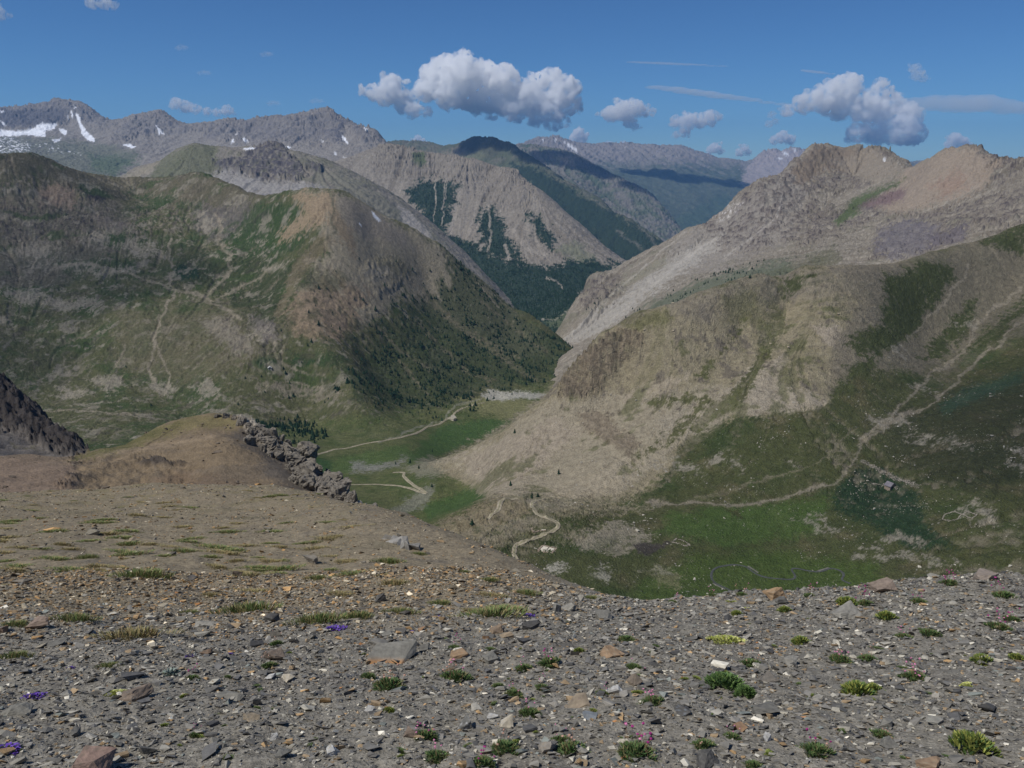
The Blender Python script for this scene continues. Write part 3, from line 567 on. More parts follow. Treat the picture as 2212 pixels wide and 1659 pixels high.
mass = Land('grey_massif', .04, .85, 900, 900, 3300, 640,
    [(1300, 690, 1560), (1230, 735, 1520), (1260, 745, 1440), (1350, 700, 1400), (1400, 640, 1540), (1350, 620, 1780), (1450, 590, 1650), (1500, 560, 1760), (1500, 620, 1400), (1600, 600, 1300), (1600, 540, 1720), (1650, 480, 1880), (1700, 420, 2080), (1750, 500, 1750), (1850, 450, 1920), (1800, 400, 2180), (1760, 360, 2290), (1850, 370, 2300), (1900, 500, 1620), (1920, 400, 2000), (1950, 390, 2020), (2000, 450, 1680), (2050, 400, 1740), (2100, 450, 1540), (2000, 520, 1370), (1700, 560, 1480), (1700, 610, 1250), (1800, 550, 1400), (1800, 610, 1180), (2150, 400, 1640), (2150, 480, 1330), (2212, 420, 1500), (2300, 450, 1400), (1900, 590, 1120), (2050, 560, 1150), (2212, 520, 1150), (1560, 500, 1950), (1280, 640, 1920), (1880, 430, 1900), (1940, 420, 1900), (1300, 620, 1930),
     (1300, 800, 1150), (1500, 720, 1050), (1800, 680, 980), (2212, 600, 980), (1230, 760, 1350)],
    behind=[(mass_sky, 1, 0), (mass_sky[::2], 1.08, .05), (mass_sky[::2], 1.35, .16)], lam=4e-6)
mass.prep(45, 33)
m = mass
ms = m.streaks(26, 190, 12, 9); ms2 = m.streaks(9, 70, 10, 10)
n60 = fbm(m.X/75, m.Y/75, 4, 81, .55); n20 = fbm(m.X/24, m.Y/24, 4, 82, .6); n6 = fbm(m.X/7, m.Y/7, 3, 83, .6)
rk = np.maximum.reduce([m.mpoly(p, 12, 14) for p in (
    [(1250, 660), (1262, 612), (1300, 596), (1340, 600), (1330, 640), (1290, 655)],
    [(1510, 486), (1574, 446), (1600, 414), (1660, 384), (1720, 345), (1760, 312), (1790, 330), (1740, 400), (1700, 470), (1640, 540), (1560, 540)],
    [(1700, 410), (1760, 375), (1830, 372), (1880, 390), (1880, 405), (1800, 408), (1740, 425), (1700, 440)],
    [(1700, 470), (1760, 430), (1820, 470), (1800, 500), (1740, 530), (1690, 520)], [(1790, 470), (1880, 430), (1960, 450), (1940, 470), (1860, 480), (1800, 510)],
    [(1980, 460), (2100, 440), (2200, 400), (2240, 440), (2212, 480), (2060, 500), (2000, 540), (1880, 560), (1900, 500)],
    [(2085, 316), (2130, 318), (2212, 331), (2212, 380), (2150, 400), (2100, 350)], [(1880, 312), (1911, 320), (1930, 345), (1900, 350)])])
m.Z += n60*7 + n20*3*(.6+rk) + n6*1.1 - np.abs(ms)*2.2*(1-.5*rk) - sstep(.8, 2, ms)*5 - sstep(.9, 2, ms2)*1.6 + rk*2.0*fbm(m.X/28, m.Y/28, 5, 87, .62, True)
cliffs(m, rk, 16, 3.6, 90, (.2, .12))
m.refresh()
P = m.paint; M = m.mpoly
P(np.ones_like(m.w1), alb(118, 111, 99))
P(sstep(-.2, 1, ms+.5*n20), alb(100, 93, 82), .8); P(sstep(.3, 1.1, ms2+.4*n6), alb(144, 137, 125), .6)
P(sstep(.2, 1, n60+.4*n20), alb(94, 94, 76), .55)
P(M([(1480, 500), (1560, 460), (1640, 400), (1720, 350), (1740, 420), (1700, 520), (1560, 580), (1420, 600)], 20, 20, ms, 5), alb(128, 122, 114), .7)
P(M([(1203, 720), (1290, 672), (1400, 596), (1500, 535), (1560, 505), (1560, 525), (1490, 580), (1400, 640), (1300, 722), (1236, 740)], 14, 12, ms, 9), alb(146, 141, 132), .85)
P(M([(1290, 655), (1340, 610), (1440, 550), (1440, 570), (1350, 620), (1300, 660)], 8, 6), alb(118, 114, 98), .8)
P(M([(1300, 730), (1400, 660), (1480, 620), (1600, 580), (1700, 560), (1720, 600), (1500, 680), (1320, 760)], 12, 12, ms, 4), alb(88, 92, 76), .9)
P(rk*sstep(-.4, .6, n20), alb(108, 100, 92), .8); P(rk*sstep(.1, .6, n6+.5*n20), alb(66, 60, 60), .8)
P(M([(1740, 330), (1760, 314), (1840, 318), (1880, 330), (1850, 370), (1780, 372), (1720, 400), (1710, 370)], 8, 8, ms, 3), alb(112, 100, 86), .8)
P(M([(1790, 350), (1870, 325), (1950, 365), (1900, 400), (1860, 380)], 8, 8, ms, 4), alb(126, 117, 104), .8)
P(M([(1956, 362), (2055, 317), (2110, 320), (2150, 350), (2130, 400), (2060, 430), (1990, 450), (1930, 460), (1880, 440), (1940, 400)], 10, 10, ms, 5), alb(132, 120, 106), .95)
P(M([(2010, 400), (2070, 360), (2090, 400), (2040, 430)], 14, 12, ms, 5), alb(128, 106, 92), .5)
P(M([(1830, 450), (1850, 425), (1900, 405), (1960, 385), (1900, 420), (1850, 460), (1810, 490), (1800, 480)], 6, 6), alb(70, 82, 50), .85)
P(M([(1880, 432), (1930, 410), (1960, 410), (1950, 430), (1910, 445), (1850, 450)], 7, 7), alb(96, 78, 82), .7)
P(M([(1900, 500), (1960, 470), (2030, 490), (2000, 540), (1930, 560), (1890, 540)], 12, 16, ms, 4), alb(98, 94, 98), .65)
P(M([(2010, 510), (2100, 480), (2080, 520), (2010, 540)], 8, 10), alb(90, 84, 90), .7)
P(M([(1750, 560), (1800, 530), (1820, 560), (1770, 590)], 10, 10), MOSS, .5); P(M([(1660, 590), (1760, 545), (1790, 560), (1720, 600)], 10, 10), MOSS, .4)
for p in ([(1300, 655), (1480, 500)], [(1320, 690), (1500, 545), (1560, 500)], [(1400, 610), (1540, 520)], [(1560, 560), (1680, 470), (1690, 420)]):
    P(m.mline(p, 2.5, 6), alb(164, 158, 148), .5)
P(M([(1540, 470), (1580, 440), (1610, 430), (1590, 460), (1560, 480)], 6, 10)*sstep(0, .6, n6), alb(200, 194, 186), .7)
P(M([(1909, 340), (1914, 344), (1912, 348), (1906, 344)], 1.5, 1), SNOW)
m.build(land_mat('massif_rock', 9, 2.4, .22, .6, 2.5))

# ---------------- grey hills behind the pasture basin
h_sky = [(150, 440, 2900), (210, 410, 2950), (254, 385, 3000), (292, 364, 3040), (344, 350, 3080), (378, 326, 3120), (402, 314, 3150), (426, 310, 3170), (447, 317, 3180), (481, 319, 3190), (533, 319, 3170), (567, 314, 3130), (581, 312, 3120), (601, 319, 3120), (636, 326, 3130), (670, 337, 3140), (722, 357, 3150), (762, 381, 3150), (796, 402, 3150), (831, 419, 3150), (865, 443, 3130), (900, 468, 3100), (934, 491, 3060), (980, 530, 3000), (1020, 565, 2950)]
hills = Land('grey_hills', -.56, .06, 620, 2150, 3900, 330,
    [(250, 430, 2650), (400, 400, 2700), (450, 360, 2920), (480, 400, 2700), (520, 370, 2880), (580, 350, 2960), (560, 400, 2700), (640, 380, 2820), (640, 430, 2520), (700, 430, 2600), (780, 460, 2600), (840, 490, 2600), (900, 530, 2600), (960, 560, 2600), (300, 400, 2800), (150, 470, 2500), (520, 440, 2450), (700, 500, 2300), (350, 450, 2400), (900, 600, 2300), (600, 322, 3080)],
    behind=[(h_sky, 1, 0), (h_sky[::2], 1.06, .03), (h_sky[::2], 1.25, .1)], lam=4e-6)
hills.prep(40, 44); m = hills
ms = m.streaks(40, 260, 12, 12); ms2 = m.streaks(14, 100, 10, 13)
n20 = fbm(m.X/60, m.Y/60, 4, 92, .6); n6 = fbm(m.X/16, m.Y/16, 3, 93, .6)
rk = np.maximum(m.mpoly([(535, 330), (560, 312), (610, 318), (640, 350), (660, 372), (640, 390), (560, 385), (470, 365), (460, 350), (520, 345)], 8, 10), m.mpoly([(660, 350), (700, 362), (690, 372), (655, 362)], 5, 6))
m.Z += n20*5+n6*1.5-np.abs(ms)*3.0
cliffs(m, rk, 34, 15, 95, (.05, .02))
m.Z += rk*6*fbm(m.X/40, m.Y/40, 4, 96, .6, True)
m.refresh(); P = m.paint; M = m.mpoly
P(np.ones_like(m.w1), alb(122, 116, 106)); P(sstep(-.2, 1, n20+.4*ms), alb(96, 96, 76), .7)
P(M([(370, 330), (426, 308), (470, 320), (480, 370), (430, 390), (330, 388), (340, 350)], 12, 12, ms, 3), alb(96, 98, 74), .8)
P(M([(440, 385), (480, 360), (560, 385), (680, 400), (760, 430), (780, 470), (600, 430), (520, 420)], 12, 10, ms, 5), alb(140, 136, 131), .9)
P(M([(640, 330), (760, 380), (850, 440), (960, 520), (900, 520), (780, 450), (700, 400)], 10, 10, ms, 5), alb(110, 108, 94), .8)
P(M([(250, 390), (300, 362), (344, 350), (320, 375), (280, 388)], 6, 6, ms, 3), alb(138, 130, 114), .8)
P(M([(860, 445), (890, 462), (930, 510), (920, 530), (880, 500)], 5, 5), alb(150, 144, 136), .9)
P(rk*sstep(-.6, .3, n6), alb(78, 74, 78), .9)
for p in ([(522, 321), (540, 318), (552, 320), (535, 324)],): P(M(p, 1.2, 1), SNOW)
hills.speckle(alb(70,70,64), alb(150,146,138), .5, .45, 3.4)
hills.col *= 0.92
hills.build(land_mat('hill_ground', 16, 5, .2, .6, 5))

# ---------------- grey wall above the wooded gorge
w_sky = [(640, 385, 4700), (700, 372, 4700), (760, 350, 4650), (800, 330, 4600), (834, 316, 4550), (865, 317, 4450), (893, 321, 4380), (920, 328, 4330), (951, 333, 4280), (989, 338, 4220), (1037, 347, 4160), (1088, 361, 4100), (1119, 371, 4060), (1133, 388, 4010), (1157, 404, 3960), (1192, 429, 3900), (1216, 453, 3850), (1243, 477, 3800), (1277, 508, 3740), (1305, 535, 3680), (1340, 560, 3600), (1400, 590, 3500)]
wall = Land('grey_wall', -.27, .24, 760, 1700, 5300, 560,
    [(830, 400, 4050), (900, 400, 4030), (900, 450, 3780), (960, 420, 3900), (1000, 450, 3760), (1000, 500, 3540), (1000, 560, 3250), (1050, 420, 3880), (1100, 450, 3720), (1100, 500, 3480), (1150, 480, 3560), (1200, 520, 3400), (1250, 560, 3280), (1170, 580, 3100), (1100, 580, 3080), (1280, 600, 3050), (1320, 590, 3200), (1170, 650, 2650), (1220, 640, 2700), (1260, 630, 2800), (1200, 680, 2330), (1230, 700, 2150), (1250, 720, 1950), (1240, 740, 1750), (1260, 690, 2150), (1290, 720, 1900), (1000, 620, 2900), (900, 550, 3200), (800, 500, 3500), (1100, 700, 2300), (1050, 380, 4060), (950, 360, 4180), (1120, 620, 2850), (1200, 610, 2900)],
    behind=[(w_sky, 1, 0), (w_sky[::2], 1.06, .03), (w_sky[::2], 1.2, .1)], lam=3e-6)
wall.prep(36, 55); m = wall
ms = m.streaks(45, 420, 14, 16); ms2 = m.streaks(18, 150, 10, 17)
n20 = fbm(m.X/70, m.Y/70, 4, 102, .6); n6 = fbm(m.X/20, m.Y/20, 3, 103, .6)
up = m.mpoly([(820, 300), (900, 318), (1119, 368), (1160, 410), (1130, 460), (1060, 450), (1000, 400), (900, 385), (800, 370)], 10, 10)
floor_ = m.mpoly([(1100, 600), (1260, 610), (1300, 760), (1180, 760), (1100, 690)], 30, 6)
m.Z += (n20*6+n6*2-np.abs(ms)*6*(.4+up))*(1-.7*floor_)
cliffs(m, up*.7, 42, 16, 105, (.05, -.02))
m.refresh(); P = m.paint; M = m.mpoly
P(np.ones_like(m.w1), alb(122, 115, 104)); P(sstep(-.2, 1.2, ms), alb(104, 97, 86), .8); P(sstep(.2, 1.2, ms2), alb(138, 131, 120), .6)
P(up*sstep(-.1, 1, n6+.5*ms2), alb(104, 98, 92), .6)
P(M([(890, 330), (915, 325), (925, 352), (905, 360), (888, 345)], 5, 7), alb(66, 80, 50), .8)
P(M([(1200, 540), (1240, 520), (1290, 560), (1330, 590), (1270, 590)], 10, 10), alb(104, 108, 84), .6)
woods = [[(870, 410), (930, 388), (990, 395), (988, 440), (950, 470), (900, 450)], [(900, 440), (960, 430), (980, 470), (960, 520), (920, 500)],
         [(930, 500), (1000, 530), (1060, 545), (1100, 560), (1180, 580), (1250, 560), (1340, 580), (1300, 605), (1255, 640), (1250, 690), (1240, 740), (1150, 720), (1000, 620), (920, 530)],
         [(1030, 470), (1060, 440), (1085, 480), (1100, 520), (1130, 560), (1060, 560), (1040, 520)], [(1140, 460), (1165, 470), (1200, 520), (1190, 540), (1160, 510)], [(950, 500), (1030, 520), (1050, 560), (960, 540)], [(1200, 600), (1280, 560), (1340, 575), (1300, 610)], [(830, 430), (900, 470), (940, 530), (900, 530)]]
wood = np.maximum.reduce([M(p, 8, 12, ms, 4) for p in woods])
bare = np.maximum.reduce([m.mline(p, w, 4) for p, w in (([(938, 395), (940, 440), (936, 480)], 1.6), ([(962, 385), (958, 440), (955, 490)], 1.8), ([(968, 385), (962, 430)], 1.4), ([(1055, 440), (1060, 500), (1055, 540)], 4), ([(1110, 500), (1140, 540), (1180, 550)], 7), ([(985, 450), (975, 500)], 5), ([(1090, 530), (1100, 560)], 5), ([(1180, 600), (1205, 608), (1215, 622)], 3), ([(1170, 690), (1200, 690), (1230, 670)], 2))])
wood = np.clip(wood-bare, 0, 1)
P(wood, alb(36, 52, 40), .97); P(bare*.6, alb(160, 152, 140), .7)
P(M([(1180, 690), (1230, 672), (1255, 690), (1240, 740), (1200, 720)], 12, 14), alb(92, 98, 72), .6)
P(M([(1205, 715), (1260, 720), (1300, 740), (1230, 760)], 8, 8), alb(132, 126, 116), .6)
wall.wood = wood*(1-.7*M([(1180, 690), (1230, 672), (1255, 690), (1240, 740), (1200, 720)], 12, 14))
wall.speckle(alb(74,72,66), alb(166,158,146), .5, .45, 3.4)
wall.build(land_mat('wall_rock', 22, 7, .18, .6, 7))

# ---------------- snow-streaked summits
p_sky = [(-150, 240, 8000), (0, 233, 8000), (51, 239, 8000), (86, 237, 8000), (106, 227, 8000), (124, 216, 8000), (144, 224, 8000), (168, 222, 7950), (192, 233, 7900), (223, 256, 7800), (247, 271, 7700), (275, 258, 7700), (302, 252, 7650), (330, 251, 7600), (344, 243, 7600), (361, 245, 7500), (378, 259, 7400), (399, 273, 7300), (426, 271, 7200), (457, 264, 7100), (484, 258, 7050), (515, 262, 7000), (550, 256, 6950), (601, 252, 6900), (636, 251, 6850), (660, 243, 6800), (687, 239, 6750), (715, 237, 6700), (725, 246, 6700), (756, 266, 6600), (783, 285, 6500), (796, 287, 6450), (812, 282, 6400), (819, 285, 6350), (834, 309, 6300), (880, 340, 6200), (950, 380, 6100)]
peaks = Land('snowy_peaks', -.80, .0, 900, 3900, 9500, 420,
    [(0, 285, 7000), (60, 280, 7050), (100, 275, 7100), (150, 270, 7200), (200, 300, 6700), (0, 310, 6300), (100, 300, 6500), (200, 330, 6100), (100, 345, 5400), (250, 300, 6500), (280, 340, 5900), (300, 320, 6200), (200, 370, 5200), (350, 300, 6600), (400, 310, 6400), (450, 300, 6500), (350, 340, 5800), (500, 300, 6400), (600, 300, 6200), (600, 330, 5700), (680, 300, 6150), (700, 330, 5700), (750, 310, 5900), (740, 345, 5400), (800, 330, 5700), (800, 400, 4900), (500, 340, 5600), (400, 380, 5000), (0, 400, 4600), (250, 400, 4600), (600, 400, 4800), (0, 340, 5500), (700, 270, 6550), (550, 280, 6700)],
    behind=[(p_sky, 1, 0), (p_sky[::2], 1.06, .03), (p_sky[::2], 1.18, .08)], lam=2e-6)
peaks.prep(36, 66); m = peaks
ms = m.streaks(90, 600, 12, 21); ms2 = m.streaks(35, 250, 10, 22)
n20 = fbm(m.X/150, m.Y/150, 4, 112, .6); n6 = fbm(m.X/40, m.Y/40, 3, 113, .6)
rk = np.maximum.reduce([m.mpoly(p, 8, 8) for p in ([(-150, 240), (0, 236), (124, 216), (200, 240), (250, 272), (220, 275), (150, 250), (140, 265), (90, 275), (-150, 280)],
     [(270, 262), (344, 243), (400, 272), (420, 285), (330, 290), (240, 300), (250, 285)], [(420, 275), (520, 258), (715, 236), (740, 262), (740, 310), (700, 310), (560, 305), (450, 300)], [(720, 240), (800, 290), (835, 310), (800, 312), (760, 290)])])
m.Z += n20*14+n6*5-np.abs(ms)*11*(.4+.5*rk)
cliffs(m, rk, 60, 20, 115, (.02, .02), .5)
m.Z += rk*9*fbm(m.X/90, m.Y/90, 4, 116, .6, True)
m.refresh(); P = m.paint; M = m.mpoly
P(np.ones_like(m.w1), alb(124, 118, 110)); P(sstep(0, 1.2, ms), alb(108, 102, 94), .7)
P(rk*sstep(-.8, .4, n6+.4*n20), alb(104, 100, 98), .85); P(rk*sstep(.5, 1.1, n6), alb(72, 72, 78), .8)
P(M([(-150, 240), (0, 236), (90, 238), (135, 235), (140, 262), (90, 272), (-150, 276)], 5, 6), alb(84, 82, 84), .8)
P(M([(718, 242), (742, 256), (742, 310), (722, 305), (716, 270)], 4, 5)*sstep(-.4, .5, n6), alb(64, 64, 72), .8)  # shade on the summit's right face, painted into the rock colour
P(M([(-150, 290), (0, 290), (120, 300), (230, 312), (300, 330), (300, 350), (250, 385), (200, 390), (-150, 340)], 10, 12), alb(96, 98, 82), .85)
P(M([(190, 335), (300, 340), (250, 380), (200, 370)], 10, 12), alb(70, 84, 58), .7)
P(M([(-150, 295), (60, 295), (130, 320), (120, 330), (-150, 335)], 6, 9, None, 0, 6)*sstep(-.1, .5, n6), alb(90, 88, 92), .6)
sn = np.maximum.reduce([M(p, 1.5, 2.2, None, 0, 1.5) for p in ([(-100, 280), (0, 280), (40, 284), (70, 278), (90, 266), (125, 268), (118, 278), (100, 282), (98, 296), (70, 292), (0, 294), (-100, 296)],
     [(160, 226), (164, 232), (161, 234)], [(164, 244), (170, 248), (176, 268), (188, 282), (204, 300), (204, 307), (190, 304), (180, 292), (172, 274), (166, 256)], [(154, 240), (160, 246), (157, 252)], [(144, 250), (149, 248), (147, 256)], [(128, 278), (146, 282), (140, 294), (134, 288)], [(112, 302), (128, 300), (132, 296), (130, 304), (118, 308)],
     [(262, 312), (280, 311), (295, 316), (290, 320), (270, 316)], [(334, 268), (345, 278), (356, 290), (352, 290), (340, 278)], [(340, 282), (348, 292), (344, 293)], [(612, 318), (618, 316), (624, 314), (629, 318), (622, 323), (616, 322)], [(498, 306), (504, 300), (506, 306), (500, 310)], [(524, 300), (528, 298), (530, 303), (534, 302), (536, 306), (530, 307)], [(546, 315), (554, 315), (552, 318)],
     [(738, 292), (746, 298), (754, 310), (748, 308), (742, 302)], [(718, 326), (727, 332), (730, 335), (724, 333)], [(695, 302), (700, 306), (697, 308)], [(740, 338), (746, 342), (742, 343)], [(508, 288), (512, 289), (508, 291)], [(0, 260), (10, 264), (14, 272), (8, 270)], [(0, 238), (10, 240), (2, 243)], [(786, 276), (797, 280), (790, 280)], [(200, 302), (205, 306), (200, 308)])])
sn = np.maximum(sn, M([(-100, 300), (20, 296), (60, 310), (64, 325), (40, 330), (-100, 334)], 5, 6)*sstep(.15, .3, fbm(m.A*FF/11-np.log(m.Y)*FF*.22, np.log(m.Y)*FF/5, 3, 131)))
sn = np.maximum(sn, M([(60, 305), (110, 310), (180, 330), (175, 350), (120, 330), (70, 320)], 4, 6)*sstep(.5, .65, fbm(m.A*FF/11, np.log(m.Y)*FF/5, 3, 132)))
P(sn, SNOW, .96)
peaks.speckle(alb(72,72,74), alb(158,154,148), .5, .45, 3.4)
peaks.build(land_mat('peak_rock', 45, 14, .18, .6, 14))

# ---------------- dark rounded mountain and its long wooded spur
d_sky = [(860, 330, 8800), (899, 319, 8600), (920, 316, 8500), (951, 322, 8300), (982, 315, 8000), (1003, 302, 7800), (1023, 295, 7700), (1051, 293, 7600), (1071, 297, 7550), (1092, 308, 7500), (1119, 321, 7400), (1140, 337, 7250), (1171, 357, 7050), (1209, 385, 6800), (1253, 412, 6500), (1312, 443, 6100), (1370, 482, 5700), (1435, 526, 5300), (1480, 560, 5000)]
dark = Land('dark_mountain', -.20, .28, 520, 3900, 10000, 330,
    [(1000, 340, 7300), (1050, 360, 6900), (1100, 370, 6700), (1150, 400, 6300), (1200, 430, 6000), (1250, 460, 5700), (1300, 490, 5400), (1350, 530, 5050), (1400, 570, 4750), (1440, 570, 4800), (1250, 520, 5100), (1300, 570, 4700), (1350, 600, 4400), (1150, 460, 5600), (1050, 420, 6000), (920, 345, 7600), (900, 400, 6600), (1430, 620, 4300), (1000, 322, 7620)],
    behind=[(d_sky, 1, 0), (d_sky[::2], 1.06, .035), (d_sky[::2], 1.2, .1)], lam=3e-6)
dark.prep(30, 77); m = dark
ms = m.streaks(90, 700, 12, 31); n20 = fbm(m.X/140, m.Y/140, 4, 122, .6); n6 = fbm(m.X/40, m.Y/40, 3, 123, .6)
m.Z += n20*12+n6*4-np.abs(ms)*10
m.refresh(); P = m.paint; M = m.mpoly
P(np.ones_like(m.w1), alb(92, 98, 76)); P(sstep(-.2, 1, n20+.5*ms), alb(120, 114, 100), .6)
P(M([(960, 330), (1020, 292), (1070, 295), (1110, 318), (1060, 345), (1000, 335)], 8, 8), alb(86, 86, 70), .7)
P(M([(940, 336), (990, 318), (1020, 330), (1000, 345), (950, 342)], 6, 6), alb(140, 130, 112), .7)
P(M([(985, 338), (1035, 324), (1055, 338), (1010, 350)], 5, 5), alb(116, 118, 92), .7)
dw = M([(1100, 350), (1150, 360), (1210, 395), (1253, 420), (1320, 452), (1440, 530), (1460, 600), (1300, 600), (1240, 520), (1180, 430), (1130, 390)], 8, 10, ms, 3)
P(dw, alb(44, 60, 44), .95)
P(np.maximum.reduce([m.mline(q, 3, 6) for q in ([(1258, 414), (1300, 445)], [(1330, 500), (1400, 545)], [(1290, 520), (1330, 560), (1360, 585)], [(1380, 490), (1430, 540)])]), alb(132, 128, 118), .6)
dark.wood = dw
dark.speckle(alb(60,66,54), alb(128,124,108), .5, .45, 3.4)
dark.col *= 0.7
dark.build(land_mat('dark_slope', 40, 13, .18, .6, 12))

# ---------------- long rocky ridge beyond it
r_sky = [(1080, 330, 10400), (1119, 322, 10300), (1150, 316, 10200), (1174, 315, 10000), (1209, 323, 9900), (1253, 337, 9700), (1291, 361, 9500), (1329, 381, 9300), (1381, 405, 9000), (1415, 429, 8800), (1449, 467, 8500), (1466, 488, 8300), (1500, 525, 8000), (1540, 560, 7700)]
ridge = Land('rocky_ridge', -.06, .34, 420, 5500, 12000, 280,
    [(1150, 340, 9300), (1200, 350, 9200), (1250, 380, 8700), (1300, 410, 8500), (1350, 440, 8200), (1400, 470, 7900), (1300, 450, 7900), (1350, 480, 7600), (1440, 510, 7500), (1200, 400, 8200), (1450, 560, 6900), (1300, 520, 6900), (1150, 400, 8000), (1520, 580, 7000)],
    behind=[(r_sky, 1, 0), (r_sky[::2], 1.06, .03), (r_sky[::2], 1.2, .09)], lam=3e-6)
ridge.prep(26, 88); m = ridge
ms = m.streaks(110, 800, 12, 41); n20 = fbm(m.X/180, m.Y/180, 4, 142, .6); n6 = fbm(m.X/50, m.Y/50, 3, 143, .6)
m.Z += n20*14+n6*6-np.abs(ms)*24
m.refresh(); P = m.paint; M = m.mpoly
P(np.ones_like(m.w1), alb(116, 112, 104)); P(sstep(-.3, .9, n20-.5*ms), alb(78, 92, 68), .7); P(sstep(.2, 1, n6-.6*ms), alb(58, 74, 56), .6)
ridge.speckle(alb(62,70,60), alb(150,146,136), .5, .45, 3.4)
ridge.col *= 0.82
ridge.build(land_mat('ridge_rock', 60, 20, .18, .6, 16))

# ---------------- far ranges
f_sky = [(1060, 340, 15500), (1100, 325, 15200), (1119, 315, 15000), (1140, 306, 15000), (1161, 295, 15000), (1178, 297, 15000), (1198, 289, 15000), (1216, 298, 15000), (1233, 306, 15000), (1257, 312, 15100), (1267, 319, 15200), (1291, 315, 15500), (1312, 319, 15600), (1326, 311, 15600), (1345, 313, 15600), (1357, 316, 15700), (1378, 319, 15700), (1398, 318, 15700), (1432, 323, 15800), (1460, 319, 15800), (1484, 322, 15800), (1500, 328, 15700), (1523, 333, 15600), (1550, 342, 15400), (1581, 343, 15300), (1626, 343, 15200), (1640, 328, 15200), (1655, 322, 15200), (1674, 317, 15200), (1688, 325, 15200), (1708, 317, 15200), (1729, 321, 15300), (1760, 335, 15400), (1800, 350, 15400), (2000, 352, 15500), (2300, 355, 15500)]
far = Land('far_ranges', -.06, .68, 760, 9000, 19500, 320,
    [(1200, 330, 13800), (1250, 345, 13300), (1300, 350, 13400), (1300, 370, 12700), (1350, 345, 13700), (1400, 350, 13600), (1400, 380, 12700), (1450, 400, 12400), (1450, 370, 13000), (1500, 360, 13800), (1480, 430, 11700), (1500, 460, 11200), (1550, 400, 12700), (1540, 440, 11800), (1600, 380, 13600), (1600, 350, 14700), (1640, 370, 14000), (1650, 345, 14500), (1700, 350, 14400), (1750, 380, 13500), (1620, 430, 12200), (1480, 500, 10300), (1380, 440, 11200), (1700, 450, 11500), (2000, 420, 12500), (1560, 370, 14000), (1520, 385, 13100), (1120, 345, 13400), (1100, 400, 11500), (1300, 430, 11000)],
    behind=[(f_sky, 1, 0), (f_sky[::2], 1.05, .02), (f_sky[::2], 1.18, .06)], lam=2e-6)
far.prep(24, 99); m = far
ms = m.streaks(190, 1400, 12, 51); n20 = fbm(m.X/320, m.Y/320, 4, 152, .6); n6 = fbm(m.X/90, m.Y/90, 3, 153, .6)
m.Z += n20*26+n6*9-np.abs(ms)*42*sstep(-400, 100, m.Z)
m.refresh(); P = m.paint; M = m.mpoly
P(np.ones_like(m.w1), alb(80, 88, 74)); P(sstep(-.1, 1, n20+.3*ms), alb(60, 72, 60), .7); P(sstep(.3, 1, n6-.4*ms), alb(104, 104, 90), .5)
hi = sstep(375, 335, m.V+m.w1*12+ms*5)
P(hi, alb(138, 130, 124), .85); P(hi*sstep(0, 1, n6-.5*ms), alb(104, 100, 100), .6)
P(M([(1640, 330), (1674, 316), (1760, 325), (1760, 380), (1680, 400), (1600, 400), (1610, 360)], 7, 9, ms, 3), alb(150, 140, 136), .9)
P(M([(1560, 420), (1620, 440), (1560, 520), (1440, 540), (1440, 480)], 14, 12), alb(60, 78, 60), .6)
sn = np.maximum.reduce([M(p, 1.2, 2.4, None, 0, 1.2) for p in ([(1218, 304), (1228, 310), (1242, 318), (1250, 328), (1240, 324), (1226, 316)], [(1168, 300), (1176, 300), (1174, 304)], [(1196, 298), (1206, 302), (1198, 304)], [(1232, 330), (1246, 333), (1248, 336), (1236, 334)], [(1688, 326), (1700, 330), (1704, 336), (1694, 334)], [(1712, 321), (1722, 322), (1718, 326)], [(1346, 316), (1352, 318), (1348, 320)], [(1680, 340), (1690, 342), (1684, 345)])])
P(sn, SNOW, .9)
far.speckle(alb(66,78,66), alb(140,136,128), .5, .45, 3.4)
far.col *= 0.85
far.build(land_mat('far_rock', 110, 34, .15, .5, 20))

# ---------------- ground sheet below everything, out to the horizon
g = np.array([(-16000, -200, -980), (16000, -200, -980), (16000, 21000, -980), (-16000, 21000, -980)], float)
gr = mesh_obj('ground', g, [[0, 1, 2, 3]], flat_mat('lowland', alb(80, 92, 66), sc=.01)); gr['kind'] = 'structure'
print('far', time.time()-T0)
